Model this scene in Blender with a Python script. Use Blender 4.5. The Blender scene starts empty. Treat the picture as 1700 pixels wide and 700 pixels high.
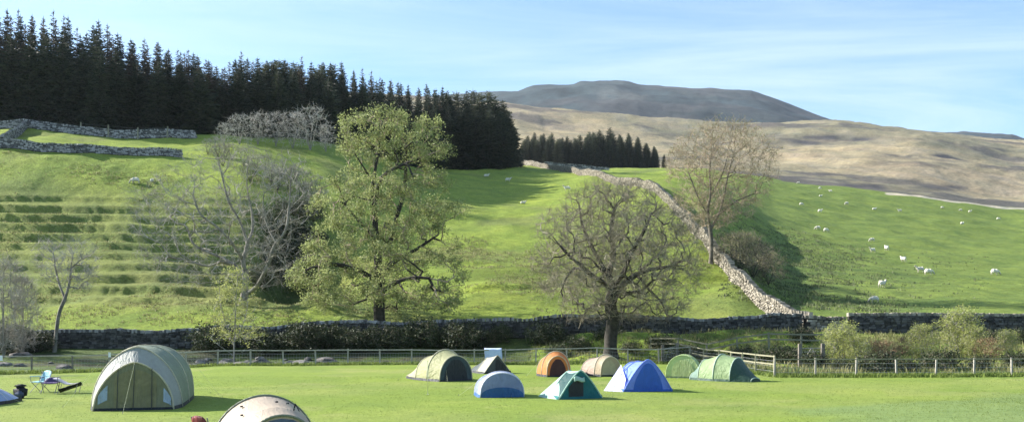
import bpy, math, random
import numpy as np
from mathutils import Vector, Matrix

R = math.radians
C = bpy.context.scene.collection
sc = bpy.context.scene
rnd = random.Random(11)
rg = np.random.default_rng(5)

# ------------------------------------------------------------------ view numbers
F, CX, HY, CAMZ = 1500.0, 850.0, 539.0, 2.7   # focal length in photo pixels, centre column, eye-level row, eye height (m)

def X(px, Y): return (px - CX) / F * Y
def Zof(y, Y): return CAMZ + (HY - y) / F * Y

# ------------------------------------------------------------------ noise
def vnoise(x, y, seed=0):
    x = np.asarray(x, float); y = np.asarray(y, float)
    xi = np.floor(x).astype(np.int64); yi = np.floor(y).astype(np.int64)
    fx = x - xi; fy = y - yi
    fx = fx*fx*(3-2*fx); fy = fy*fy*(3-2*fy)
    def h(a, b):
        n = (a*374761393 + b*668265263 + seed*974634777) & 0xffffffff
        n = ((n ^ (n >> 13))*1274126177) & 0xffffffff
        n = (n ^ (n >> 16)) & 0xffffffff
        return n / 4294967295.0
    return (h(xi, yi)*(1-fx) + h(xi+1, yi)*fx)*(1-fy) + (h(xi, yi+1)*(1-fx) + h(xi+1, yi+1)*fx)*fy

def fbm(x, y, o=4, seed=0):
    s = 0; a = 0.5
    for k in range(o):
        s = s + a*(vnoise(x*2**k, y*2**k, seed+k) - 0.5)
        a *= 0.5
    return s * 2

def sstep(a, b, x):
    t = np.clip((x-a)/(b-a), 0, 1)
    return t*t*(3-2*t)

def bandmask(x, a, b, s):
    return sstep(a-s, a+s, x) * (1-sstep(b-s, b+s, x))

# ------------------------------------------------------------------ terrain
MOOR_SKY = [(-3000,140),(0,140),(550,155),(740,165),(860,178),(1006,188),(1091,196),(1201,203),(1300,204),(1390,203),(1450,209),(1560,218),(1700,238),(2300,250),(4500,250)]
MTN_TOP = [(-3000,180),(0,165),(700,160),(800,152),(860,150),(885,142),(950,140),(962,134),(1035,134),(1062,141),(1200,148),(1247,150),(1290,165),(1340,184),(1385,199),(1430,207),(1480,212),(1560,219),(1600,219),(1680,222),(1705,232),(2300,240),(4500,240)]
def interp(tab, x):
    a = np.array(tab, float)
    return np.interp(x, a[:,0], a[:,1])

z0 = lambda Y: 539 + 4050/Y
COLS = {
 -400: [(49,z0(49)),(56,615),(66,598),(74,577),(85,522),(95,485),(106,420),(118,335),(130,255),(148,226),(158,212),(200,196),(300,185),(700,150)],
 0:    [(50,z0(50)),(56,617),(66,598),(74,577),(85,522),(95,485),(106,420),(118,335),(130,253),(148,226),(158,213),(200,200),(300,188),(700,150)],
 200:  [(53,z0(53)),(59,613),(66,604),(74,577),(85,522),(95,485),(106,420),(118,340),(132,266),(150,235),(160,227),(200,205),(300,185),(700,155)],
 400:  [(60,z0(60)),(65,608),(69,600),(74,573),(85,525),(97,480),(108,420),(118,350),(130,290),(150,245),(170,228),(200,215),(300,195),(700,160)],
 550:  [(60,z0(60)),(65,608),(69,598),(74,569),(85,522),(97,485),(110,440),(125,378),(142,306),(165,256),(188,243),(220,235),(300,215),(700,165)],
 740:  [(61,z0(61)),(65,607),(69,595),(74,563),(85,518),(105,460),(150,360),(225,284),(240,279),(320,272),(450,262),(700,220)],
 860:  [(62,z0(62)),(65,603),(69,588),(74,556),(88,506),(105,460),(150,362),(215,298),(240,279),(262,273),(330,276),(430,275),(700,232)],
 1000: [(63,z0(63)),(66,592),(70,567),(74,553),(88,506),(105,460),(150,352),(190,308),(215,293),(260,286),(430,277),(750,234)],
 1080: [(63,z0(63)),(66,590),(70,565),(74,552),(88,498),(110,420),(150,335),(165,314),(200,298),(300,284),(430,278),(750,240)],
 1160: [(62,z0(62)),(65,592),(69,568),(74,551),(88,486),(100,430),(115,390),(160,330),(300,286),(400,279),(750,245)],
 1220: [(56,z0(56)),(61,594),(68,566),(74,550),(80,515),(88,476),(100,448),(120,415),(180,350),(300,294),(400,286),(750,250)],
 1300: [(48,z0(48)),(55,605),(62,582),(68,563),(74,549),(80,521),(95,493),(115,462),(138,430),(205,365),(300,306),(330,300),(450,290),(750,252)],
 1500: [(48,z0(48)),(55,602),(63,575),(74,551),(80,523),(95,500),(120,470),(150,440),(220,382),(300,330),(320,323),(420,318),(600,272)],
 1700: [(48,z0(48)),(55,600),(63,575),(74,552),(80,524),(95,502),(120,475),(150,450),(220,402),(300,355),(320,347),(420,343),(600,296)],
 2300: [(48,z0(48)),(55,600),(63,577),(74,555),(80,530),(95,505),(120,480),(150,455),(220,410),(300,370),(320,365),(420,360),(600,310)],
}
rows = np.concatenate([[0.6,2.0,3.5], np.arange(5,24,1.0), np.arange(24,46,0.5), np.arange(46,76,0.33), np.arange(76,136,0.27),
                       np.arange(136,340,1.3), np.geomspace(342,1200,110), np.geomspace(1215,3700,90)])
cols = np.concatenate([np.linspace(-3000,-420,60), np.arange(-400,2104,4.0), np.linspace(2130,4500,50)])

def pchip(xs, ys, x):
    xs = np.array(xs,float); ys = np.array(ys,float)
    h = np.diff(xs); d = np.diff(ys)/h
    m = np.zeros_like(ys)
    for i in range(1,len(xs)-1):
        if d[i-1]*d[i] > 0:
            w1 = 2*h[i]+h[i-1]; w2 = h[i]+2*h[i-1]
            m[i] = (w1+w2)/(w1/d[i-1]+w2/d[i])
    m[0] = d[0]; m[-1] = d[-1]
    k = np.clip(np.searchsorted(xs,x)-1,0,len(h)-1)
    t = (x-xs[k])/h[k]
    return ((1+2*t)*(1-t)**2*ys[k]+t*(1-t)**2*h[k]*m[k]+t*t*(3-2*t)*ys[k+1]+t*t*(t-1)*h[k]*m[k+1])

def build_heights():
    keys = sorted(COLS); prof = []
    for k in keys:
        xs = [0.0,3.0,7.0,12.0]; ys = [1.1,1.1,.55,.03]
        if COLS[k][0][0] > 30: xs.append(22.0); ys.append(0.0)
        for (Y,y) in COLS[k]: xs.append(Y); ys.append(Zof(y,Y))
        ms = interp(MOOR_SKY,k); mt = interp(MTN_TOP,k)
        last = COLS[k][-1][0]
        xs.append(1080.0); ys.append(Zof(ms,1080))
        xs.append(1500.0); ys.append(Zof(max(ms,mt)+22,1500))
        prof.append(pchip(xs,ys,np.minimum(rows,1500)))
    P = np.array(prof)                       # keys x rows
    Z = np.empty((len(rows),len(cols)))
    for r in range(len(rows)):
        Z[r] = pchip(np.array(keys,float), P[:,r], np.clip(cols,keys[0],keys[-1]))
    PX,YY = np.meshgrid(cols,rows)
    # moor skyline and mountain from their own finer outlines
    ms = interp(MOOR_SKY,cols); mt = interp(MTN_TOP,cols)
    w = sstep(850,1080,YY)*(YY<=1500)
    Z = Z*(1-w*(YY<=1080)) + w*(YY<=1080)*Zof(ms[None,:],YY)
    far = [(1080,0),(1500,1),(2100,2),(2600,3),(3000,4),(3700,5)]
    zk = [Zof(ms,1080), Zof(np.maximum(ms,mt)+26,1500), Zof(np.maximum(mt+48,ms+12),2100), Zof(mt+16,2600), Zof(mt,3000), Zof(mt+30,3700)]
    def blur(a,s):
        xs=np.arange(-3*s,3*s+1,4.0); g=np.exp(-xs**2/2/s**2); g/=g.sum()
        return sum(w_*np.interp(cols+x_,cols,a) for w_,x_ in zip(g,xs))
    zk[2]=Zof(blur(np.maximum(mt+48,ms+12),60),2100); zk[3]=Zof(blur(mt,22)+14,2600)
    for r,Y in enumerate(rows):
        if Y > 1080:
            for i in range(5):
                a,b = far[i][0],far[i+1][0]
                if a <= Y <= b:
                    t = (Y-a)/(b-a); t = t*t*(3-2*t) if i in (0,1) else t
                    Z[r] = zk[i]*(1-t)+zk[i+1]*t
                    break
    XX = (PX-CX)/F*YY
    # relief
    Z += fbm(XX/9,YY/9,3,1)*0.10*sstep(46,60,YY)
    Z += fbm(XX/6,YY/6,4,3)*0.5*sstep(76,90,YY)*(1-sstep(300,340,YY)*0.2)
    Z += fbm(XX/25,YY/25,4,4)*1.0*sstep(85,120,YY)
    Z += (fbm(XX/1.9,YY/1.9,2,14)*0.10+fbm(XX/.8,YY/.8,2,16)*.07)*sstep(76,84,YY)*(1-sstep(150,260,YY))*(1-0.75*sstep(1150,1300,PX))
    Z += (fbm(XX/16,YY/22,4,15)*1.3)*sstep(340,480,YY)*(1-sstep(1100,1500,YY))
    Z += fbm(XX/60,YY/60,5,6)*5.0*sstep(340,600,YY)
    Z += fbm(XX/200,YY/140,5,8)*26.0*sstep(1700,2300,YY)*(1-sstep(2700,2950,YY))
    Z += fbm(XX/25,YY/25,3,9)*0.05*(1-sstep(40,60,YY))
    # hummocks on the bank behind the fence
    hm = bandmask(PX,880,1420,40)*bandmask(YY,63,73.0,1.5)
    Z += hm*(fbm(XX/3.0,YY/1.6,3,12))*0.85
    # lynchets: old plough terraces on the left slope
    tm = bandmask(PX,-60,600,45)*bandmask(YY,91,119.5,3)
    tm = tm*(0.55+0.45*sstep(-0.25,0.22,fbm(PX/190,YY/7,2,21)))
    zz = Z + fbm(XX/22,YY/50,3,22)*1.0
    st = 1.4
    fr = zz/st - np.floor(zz/st)
    zt = st*(np.floor(zz/st) + np.where(fr<0.81, fr*0.20, 0.162+(fr-0.81)/0.19*0.838))
    Z += (zt-zz)*tm*1.0
    # gully to the right of the terraces
    g = sstep(425,480,PX)*(1-sstep(520,600,PX))*bandmask(YY,96,118,4)
    Z -= g*5.0
    # rough bank lower right
    Z += sstep(1150,1750,PX)*(1-sstep(25,36,YY))*sstep(14,22,YY)*0.35
    # small banks in the middle field
    for (pa,pb,y0) in ((775,880,96),(520,575,86),(1090,1300,92)):
        m = bandmask(PX,pa,pb,15)
        Z += m*0.5*(sstep(y0-0.4,y0+0.4,YY)-sstep(y0+1,y0+8,YY))
    return PX,YY,XX,Z
PX,YY,XX,ZZ = build_heights()

def zat(px, Y):
    px = np.asarray(px,float); Y = np.asarray(Y,float)
    i = np.clip(np.searchsorted(rows,Y)-1,0,len(rows)-2); j = np.clip(np.searchsorted(cols,px)-1,0,len(cols)-2)
    a = (Y-rows[i])/(rows[i+1]-rows[i]); b = (px-cols[j])/(cols[j+1]-cols[j])
    return (ZZ[i,j]*(1-b)+ZZ[i,j+1]*b)*(1-a)+(ZZ[i+1,j]*(1-b)+ZZ[i+1,j+1]*b)*a
def zxy(x, y): return zat(np.asarray(x)/np.asarray(y)*F+CX, y)
def hit(px, y, y0=20.0, y1=1100.0):
    "distance at which the ground in this direction rises to picture row y"
    Ys = rows[(rows>=y0)&(rows<=y1)]
    yp = HY - F*(zat(np.full(len(Ys),float(px)),Ys)-CAMZ)/Ys
    k = int(np.argmax(yp<=y))
    if yp[k] > y: return Ys[-1]
    if k == 0: return Ys[0]
    t = (yp[k-1]-y)/(yp[k-1]-yp[k])
    return Ys[k-1]+(Ys[k]-Ys[k-1])*t
def P3(px, Y, dz=0.0): return Vector((X(px,Y), Y, float(zat(px,Y))+dz))

# ------------------------------------------------------------------ materials
MATS = {}
def newmat(name):
    m = bpy.data.materials.new(name); m.use_nodes = True
    nt = m.node_tree; b = nt.nodes['Principled BSDF']
    MATS[name] = m
    return m, nt, b
def N(nt, t, **kw):
    n = nt.nodes.new(t)
    for k,v in kw.items():
        if k in n.inputs.keys() if isinstance(k,str) else False: n.inputs[k].default_value = v
        else: setattr(n,k,v)
    return n
def noise(nt, scale, detail=5, rough=0.6, vec=None, dist=0.0):
    n = nt.nodes.new('ShaderNodeTexNoise'); n.inputs['Scale'].default_value = scale; n.inputs['Detail'].default_value = detail
    n.inputs['Roughness'].default_value = rough; n.inputs['Distortion'].default_value = dist
    if vec is not None: nt.links.new(vec, n.inputs['Vector'])
    return n.outputs['Fac']
def ramp(nt, fac, stops):
    r = nt.nodes.new('ShaderNodeValToRGB'); e = r.color_ramp.elements
    while len(e) < len(stops): e.new(0.5)
    for k,(p,c) in enumerate(stops):
        e[k].position = p; e[k].color = (*c,1) if not isinstance(c,(int,float)) else (c,c,c,1)
    nt.links.new(fac, r.inputs[0]); return r.outputs[0]
def mixc(nt, a, b, fac, mode='MIX'):
    m = nt.nodes.new('ShaderNodeMix'); m.data_type='RGBA'; m.blend_type=mode
    for s,v in ((6,a),(7,b)):
        if hasattr(v,'is_linked') or hasattr(v,'links'): nt.links.new(v,m.inputs[s])
        else: m.inputs[s].default_value = (*v,1)
    if isinstance(fac,(int,float)): m.inputs[0].default_value = fac
    else: nt.links.new(fac,m.inputs[0])
    return m.outputs[2]
def bump(nt, b, h, strength, dist):
    n = nt.nodes.new('ShaderNodeBump'); n.inputs['Strength'].default_value = strength; n.inputs['Distance'].default_value = dist
    nt.links.new(h, n.inputs['Height']); nt.links.new(n.outputs[0], b.inputs['Normal']); return n
def coords(nt, kind='Object', scale=None):
    t = nt.nodes.new('ShaderNodeTexCoord').outputs[kind]
    if scale:
        m = nt.nodes.new('ShaderNodeMapping'); m.inputs['Scale'].default_value = scale
        nt.links.new(t, m.inputs[0]); return m.outputs[0]
    return t

def mat_noise(name, c1, c2, scale=8, rough=0.8, bstr=0.3, bdist=0.02, detail=6, spec=0.3, vscale=None, rand=0.0, metal=0.0):
    m,nt,b = newmat(name)
    v = coords(nt,'Object',vscale)
    f = noise(nt,scale,detail,0.65,v)
    col = ramp(nt,f,[(0.32,c1),(0.68,c2)])
    if rand:
        oi = nt.nodes.new('ShaderNodeObjectInfo')
        hs = nt.nodes.new('ShaderNodeHueSaturation')
        mr = nt.nodes.new('ShaderNodeMapRange'); mr.inputs[3].default_value = 1-rand; mr.inputs[4].default_value = 1+rand
        nt.links.new(oi.outputs['Random'],mr.inputs[0]); nt.links.new(mr.outputs[0],hs.inputs['Value'])
        mr2 = nt.nodes.new('ShaderNodeMapRange'); mr2.inputs[3].default_value = 0.5-rand*0.06; mr2.inputs[4].default_value = 0.5+rand*0.03
        nt.links.new(oi.outputs['Random'],mr2.inputs[0]); nt.links.new(mr2.outputs[0],hs.inputs['Hue'])
        nt.links.new(col,hs.inputs['Color']); col = hs.outputs[0]
    nt.links.new(col,b.inputs['Base Color'])
    b.inputs['Roughness'].default_value = rough; b.inputs['Specular IOR Level'].default_value = spec; b.inputs['Metallic'].default_value = metal
    if bstr: bump(nt,b,f,bstr,bdist)
    return m

def mat_leaf(name, c1, c2, trans=0.45, scale=0.6, rand=0.15, isl=0.5):
    m,nt,b = newmat(name)
    v = coords(nt)
    f = noise(nt,scale,4,0.7,v)
    g = nt.nodes.new('ShaderNodeNewGeometry')
    f2 = nt.nodes.new('ShaderNodeMath'); f2.operation='ADD'; f2.use_clamp=True
    s = nt.nodes.new('ShaderNodeMath'); s.operation='MULTIPLY_ADD'; s.inputs[1].default_value=isl; s.inputs[2].default_value=-isl/2
    nt.links.new(g.outputs['Random Per Island'],s.inputs[0]); nt.links.new(s.outputs[0],f2.inputs[0]); nt.links.new(f,f2.inputs[1])
    col = ramp(nt,f2.outputs[0],[(0.25,c1),(0.75,c2)])
    oi = nt.nodes.new('ShaderNodeObjectInfo'); hs = nt.nodes.new('ShaderNodeHueSaturation')
    mr = nt.nodes.new('ShaderNodeMapRange'); mr.inputs[3].default_value = 1-rand; mr.inputs[4].default_value = 1+rand
    nt.links.new(oi.outputs['Random'],mr.inputs[0]); nt.links.new(mr.outputs[0],hs.inputs['Value']); nt.links.new(col,hs.inputs['Color'])
    col = hs.outputs[0]
    nt.links.new(col,b.inputs['Base Color']); b.inputs['Roughness'].default_value=0.6; b.inputs['Specular IOR Level'].default_value=0.25
    t = nt.nodes.new('ShaderNodeBsdfTranslucent'); nt.links.new(col,t.inputs[0])
    mx = nt.nodes.new('ShaderNodeMixShader'); mx.inputs[0].default_value = trans
    nt.links.new(b.outputs[0],mx.inputs[1]); nt.links.new(t.outputs[0],mx.inputs[2])
    nt.links.new(mx.outputs[0], nt.nodes['Material Output'].inputs[0])
    return m

def mat_ground(name, fine, detail_amt, bstr, bdist, patch=0.35, bigscale=0.12, trans=0.0):
    "colour comes from the tint attribute, broken up by noise in world metres"
    m,nt,b = newmat(name)
    at = nt.nodes.new('ShaderNodeAttribute'); at.attribute_name = 'tint'
    v = coords(nt)
    n1 = noise(nt,fine,6,0.75,v); n2 = noise(nt,bigscale,6,0.65,v,0.6); n3 = noise(nt,fine*0.18,5,0.7,v,0.4)
    k1 = ramp(nt,n1,[(0.3,1-detail_amt),(0.7,1+detail_amt)])
    k2 = ramp(nt,n2,[(0.3,(1-patch,1-patch*0.7,1-patch*0.6)),(0.7,(1+patch,1+patch*0.72,1+patch*0.4))])
    k3 = ramp(nt,n3,[(0.35,(1-patch*.6,)*3),(0.65,(1+patch*.5,)*3)])
    # ramps clamp at 1, so scale down and double afterwards
    for r in (k1,k2,k3):
        for e in r.node.color_ramp.elements:
            c = e.color; e.color = (c[0]*.5,c[1]*.5,c[2]*.5,1)
    c = mixc(nt,at.outputs['Color'],k1,1.0,'MULTIPLY'); c = mixc(nt,c,k2,1.0,'MULTIPLY'); c = mixc(nt,c,k3,1.0,'MULTIPLY')
    mu = nt.nodes.new('ShaderNodeVectorMath'); mu.operation='SCALE'; mu.inputs['Scale'].default_value = 8.0
    nt.links.new(c,mu.inputs[0]); nt.links.new(mu.outputs[0],b.inputs['Base Color'])
    b.inputs['Roughness'].default_value = 0.9; b.inputs['Specular IOR Level'].default_value = 0.15
    h = nt.nodes.new('ShaderNodeMath'); h.operation='ADD'; nt.links.new(n1,h.inputs[0]); nt.links.new(n3,h.inputs[1])
    bump(nt,b,h.outputs[0],bstr,bdist)
    return m

# ------------------------------------------------------------------ object helpers
def mesh_np(name, V, Fc, mats, mi=None, smooth=False, parent=None, cols_=None):
    me = bpy.data.meshes.new(name)
    V = np.asarray(V,np.float32); Fc = np.asarray(Fc,np.int32)
    nf, k = Fc.shape
    me.vertices.add(len(V)); me.vertices.foreach_set('co',V.ravel())
    me.loops.add(nf*k); me.loops.foreach_set('vertex_index',Fc.ravel())
    me.polygons.add(nf); me.polygons.foreach_set('loop_start',np.arange(0,nf*k,k,dtype=np.int32)); me.polygons.foreach_set('loop_total',np.full(nf,k,np.int32))
    if not isinstance(mats,(list,tuple)): mats = [mats]
    for m in mats: me.materials.append(m)
    if mi is not None: me.polygons.foreach_set('material_index',np.asarray(mi,np.int32))
    me.update(calc_edges=True); me.validate()
    me.polygons.foreach_set('use_smooth',np.full(len(me.polygons),smooth))
    if cols_ is not None:
        a = me.color_attributes.new('tint','FLOAT_COLOR','POINT'); a.data.foreach_set('color',np.asarray(cols_,np.float32).ravel())
    o = bpy.data.objects.new(name,me); C.objects.link(o)
    if parent is not None: o.parent = parent
    return o

class MB:
    "collects simple solids, links them as ONE mesh object"
    def __init__(s): s.v=[]; s.f=[]; s.m=[]
    def add(s, vs, fs, mi=0):
        o = len(s.v); s.v += [tuple(v) for v in vs]; s.f += [tuple(i+o for i in f) for f in fs]; s.m += [mi]*len(fs); return s
    def box(s, c, size, rot=None, mi=0, taper=1.0):
        hx,hy,hz = size[0]/2,size[1]/2,size[2]/2
        vs=[]
        for z in (-hz,hz):
            k = taper if z>0 else 1
            for (x,y) in ((-hx,-hy),(hx,-hy),(hx,hy),(-hx,hy)): vs.append(Vector((x*k,y*k,z)))
        if rot is not None: vs=[rot@v for v in vs]
        c=Vector(c); vs=[v+c for v in vs]
        return s.add(vs,[(3,2,1,0),(4,5,6,7),(0,1,5,4),(1,2,6,5),(2,3,7,6),(3,0,4,7)],mi)
    def tube(s, pts, r, n=6, mi=0, r1=None, cap=True):
        pts=[Vector(p) for p in pts]; L=len(pts); vs=[]
        for i,p in enumerate(pts):
            d=(pts[min(i+1,L-1)]-pts[max(i-1,0)]).normalized()
            u=d.cross(Vector((0,0,1))); u=d.cross(Vector((1,0,0))) if u.length<1e-3 else u
            u.normalize(); w=d.cross(u)
            rr=r if r1 is None else r+(r1-r)*i/(L-1)
            for k in range(n):
                a=2*math.pi*k/n; vs.append(p+u*math.cos(a)*rr+w*math.sin(a)*rr)
        fs=[(i*n+k,i*n+(k+1)%n,(i+1)*n+(k+1)%n,(i+1)*n+k) for i in range(L-1) for k in range(n)]
        if cap: fs+= [tuple(range(n))[::-1], tuple((L-1)*n+k for k in range(n))]
        return s.add(vs,fs,mi)
    def grid(s, fn, nu, nv, mi=0):
        vs=[fn(i/nu,j/nv) for j in range(nv+1) for i in range(nu+1)]
        fs=[(j*(nu+1)+i,j*(nu+1)+i+1,(j+1)*(nu+1)+i+1,(j+1)*(nu+1)+i) for j in range(nv) for i in range(nu)]
        return s.add(vs,fs,mi)
    def build(s, name, mats, parent=None, smooth=False, solid=0.0):
        me=bpy.data.meshes.new(name); me.from_pydata([tuple(v) for v in s.v],[],s.f)
        if not isinstance(mats,(list,tuple)): mats=[mats]
        for m in mats: me.materials.append(m)
        me.polygons.foreach_set('material_index',s.m)
        me.polygons.foreach_set('use_smooth',[smooth]*len(me.polygons)); me.update()
        o=bpy.data.objects.new(name,me); C.objects.link(o)
        if parent is not None: o.parent=parent
        if solid:
            md=o.modifiers.new('t','SOLIDIFY'); md.thickness=solid; md.offset=0
        return o

def tag(o, label=None, cat=None, group=None, kind=None):
    if label: o['label']=label
    if cat: o['category']=cat
    if group: o['group']=group
    if kind: o['kind']=kind
    return o
def empty(name, loc, rz=0.0, scale=1.0):
    o=bpy.data.objects.new(name,None); C.objects.link(o); o.location=loc; o.rotation_euler=(0,0,rz); o.scale=(scale,)*3 if isinstance(scale,(int,float)) else scale
    o.empty_display_size=0.3
    return o
def copy_tree(o, parent=None):
    c=o.copy(); C.objects.link(c); c.parent=parent
    for ch in list(o.children): copy_tree(ch,c)
    return c

SKY_STR=0.070; SUN_STR=5.0; EXPOSURE=1.5; HAZE=4.0e-5
CLOUD_ROT=55; CLOUD_LOC=(0.4,0.2,0); CLOUD_AMT=0.75; SKY_TINT=(.74,1.06,1.27); CLOUD_COL=(4.8,5.7,6.6)

# ------------------------------------------------------------------ ground sheets
M_LAWN = mat_ground('mown_grass', 14, 0.35, 0.8, 0.05, 0.14, 0.22)
M_PAST = mat_ground('pasture_grass', 4.5, 0.5, 1.0, 0.2, 0.30, 0.13)
M_MOOR = mat_ground('moor_grass', 0.5, 0.45, 0.8, 0.8, 0.20, 0.035)
M_MTN  = mat_ground('mountain_turf', 0.05, 0.35, 0.5, 4.0, 0.15, 0.004)

def lerp(a,b,t): return a*(1-t[...,None])+b*t[...,None]
c = lambda *a: np.array(a,float)
LAWN=c(.178,.238,.040); LAWN2=c(.215,.255,.062); ROUGH=c(.155,.215,.075); PASTL=c(.195,.250,.040); PASTR=c(.140,.190,.040)
TUSS=c(.150,.165,.055); DARKG=c(.060,.085,.025); TAN=c(.300,.245,.150); OLIVE=c(.205,.182,.115); HEATH=c(.075,.068,.070); PINK=c(.250,.190,.140)
SOIL=c(.060,.052,.040)
T = np.zeros(ZZ.shape+(3,)); T[:] = LAWN
T = lerp(T,LAWN2[None,None]+0*T, 0.75*sstep(-0.05,0.30,fbm(XX/8,YY/6,5,31))*(YY<60))
T = lerp(T,c(.125,.185,.040)+0*T, 0.3*sstep(0.02,0.25,fbm(XX/2.6,YY/2.6,4,131))*(YY<60))
T = lerp(T,c(.26,.26,.10)+0*T, 0.35*sstep(0.14,0.30,fbm(XX/3.2,YY/3.2,4,132))*(YY<60))
T = lerp(T,LAWN2+0*T, 0.8*bandmask(PX,1250,4000,150)*bandmask(YY,33,42,4)*sstep(-.2,.2,fbm(XX/5,YY/5,3,33)))
edge = np.interp(cols,[1150,1320,1700,3000],[20,25.2,36.5,60])[None,:]+fbm(XX/3.5,YY/3.5,4,34)*6
T = lerp(T,ROUGH+0*T,(PX>1100)*sstep(0.6,-0.6,(YY-edge)) if False else (PX>1100)*(1-sstep(-3.5,2.5,YY-edge))*.85)
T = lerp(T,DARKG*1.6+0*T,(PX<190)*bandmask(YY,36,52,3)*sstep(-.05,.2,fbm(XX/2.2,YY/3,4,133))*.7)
# bank between the fence and the long wall
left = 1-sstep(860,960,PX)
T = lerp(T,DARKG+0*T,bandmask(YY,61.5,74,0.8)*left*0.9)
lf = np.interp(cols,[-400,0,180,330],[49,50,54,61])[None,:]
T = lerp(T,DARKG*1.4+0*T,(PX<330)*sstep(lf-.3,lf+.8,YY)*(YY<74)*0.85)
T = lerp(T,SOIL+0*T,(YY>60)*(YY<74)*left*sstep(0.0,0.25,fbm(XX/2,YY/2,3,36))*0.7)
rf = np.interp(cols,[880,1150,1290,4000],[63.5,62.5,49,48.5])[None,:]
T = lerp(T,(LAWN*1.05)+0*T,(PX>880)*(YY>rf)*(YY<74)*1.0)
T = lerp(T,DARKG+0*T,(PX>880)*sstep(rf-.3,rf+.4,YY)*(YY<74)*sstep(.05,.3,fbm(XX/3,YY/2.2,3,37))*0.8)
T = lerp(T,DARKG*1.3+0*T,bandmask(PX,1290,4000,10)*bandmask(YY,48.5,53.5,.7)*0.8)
# pastures
pr = sstep(1180,1290,PX)
P = lerp(PASTL+0*T, PASTR+0*T, pr)
P = lerp(P, TUSS+0*T, (1-pr)*bandmask(YY,88,122,4)*(1-sstep(560,640,PX))*0.65)
P = lerp(P, TUSS*1.0+0*T, (1-pr)*0.6*sstep(0.05,0.4,fbm(XX/10,YY/10,4,40)))
P = lerp(P, PASTL*0.62+0*T, bandmask(PX,760,1180,50)*bandmask(YY,86,125,9)*sstep(-.15,.2,fbm(XX/12,YY/7,4,41))*.8)
P = lerp(P, DARKG*1.3+0*T, bandmask(PX,1240,1560,60)*bandmask(YY,86,150,14)*sstep(-.3,.3,fbm(XX/3,YY/3,4,42))*.5)  # darker green stands in for the tree row's shadow on the slope
P = lerp(P, DARKG+0*T, bandmask(PX,425,545,18)*bandmask(YY,96,119,2.5)*.95)  # gully ground tinted dark to carry its shade
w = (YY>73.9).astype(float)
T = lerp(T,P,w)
T = lerp(T,c(.42,.37,.28)+0*T,(PX>1470)*bandmask(YY,311,319,.8))
# moor
fl = np.interp(cols,[-400,740,860,1000,1150,1300,1500,1700,2300],[170,255,262,420,395,331,320,319,320])[None,:]
n1 = fbm(XX/90,YY/60,5,51); n2 = fbm(XX/45,YY/40,5,52); n3 = fbm(XX/150,YY/180,3,53)
Mo = TAN+0*T
Mo = lerp(Mo,OLIVE+0*T,sstep(-.1,.25,n3+0.25*sstep(1150,1500,PX)-.05))
Mo = lerp(Mo,PINK+0*T,sstep(.0,.3,n2)*.3)
n4 = fbm(XX/14,YY/30,5,57)
Mo = Mo*(1+0.40*n4[...,None])
Mo = lerp(Mo,HEATH*1.5+0*T,sstep(.16,.34,n4)*.30)
Mo = lerp(Mo,HEATH+0*T,sstep(.10,.22,n1+0.10*sstep(1150,1300,PX)-.06)*.75)
yp = HY-F*(ZZ-CAMZ)/np.maximum(YY,1)
for (pa,pb,ya,yb) in ((1260,1450,224,240),(1450,1600,256,276),(1290,1390,289,297),(1395,1470,305,318),(1500,1600,308,318),(1060,1140,222,230)):
    m = bandmask(PX,pa,pb,22)*bandmask(yp,ya,yb,3)*(YY>330)*(YY<1080)
    Mo = lerp(Mo,HEATH*0.9+0*T,np.clip(m*(0.55+1.6*fbm(XX/30,YY/30,4,55)),0,1))
T = lerp(T,Mo,sstep(fl-2,fl+2,YY))
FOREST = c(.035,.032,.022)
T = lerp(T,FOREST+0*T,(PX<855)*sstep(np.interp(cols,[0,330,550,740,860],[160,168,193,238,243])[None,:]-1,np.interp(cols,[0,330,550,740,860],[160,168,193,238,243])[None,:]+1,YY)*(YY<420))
MT = c(.027,.041,.045); MT2=c(.050,.056,.052)
Mt = (MT+0*T)*(1+.8*fbm(XX/70,YY/60,5,64)[...,None])
Mt = lerp(Mt,c(.20,.19,.17)+0*T,bandmask(PX,990,1070,18)*bandmask(YY,2250,2620,80)*sstep(.05,.25,fbm(XX/60,YY/120,4,66))*.3)
Mt = lerp(Mt,MT2+0*T,sstep(.12,.34,fbm(XX/160,YY/90,5,61))*.55)
Mt = lerp(Mt,c(.06,.055,.055)+0*T,sstep(.0,.3,fbm(XX/300,YY/200,4,62))*.6)
T = lerp(T,Mt,sstep(1120,1300,YY))

nr,nc = ZZ.shape
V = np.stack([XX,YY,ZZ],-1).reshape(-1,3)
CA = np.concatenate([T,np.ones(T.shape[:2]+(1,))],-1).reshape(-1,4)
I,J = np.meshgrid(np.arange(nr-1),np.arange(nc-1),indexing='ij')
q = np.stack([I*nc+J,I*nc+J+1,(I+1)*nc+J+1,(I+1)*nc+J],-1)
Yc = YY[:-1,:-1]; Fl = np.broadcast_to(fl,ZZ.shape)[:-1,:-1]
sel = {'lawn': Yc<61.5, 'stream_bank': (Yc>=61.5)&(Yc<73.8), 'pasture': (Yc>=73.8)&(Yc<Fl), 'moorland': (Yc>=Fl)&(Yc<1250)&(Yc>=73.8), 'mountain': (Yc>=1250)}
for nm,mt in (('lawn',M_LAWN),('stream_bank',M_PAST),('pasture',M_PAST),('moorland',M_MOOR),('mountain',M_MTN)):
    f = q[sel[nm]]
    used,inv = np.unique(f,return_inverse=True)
    o = mesh_np(nm, V[used], inv.reshape(f.shape), mt, smooth=True, cols_=CA[used]); o['kind']='structure'
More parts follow.
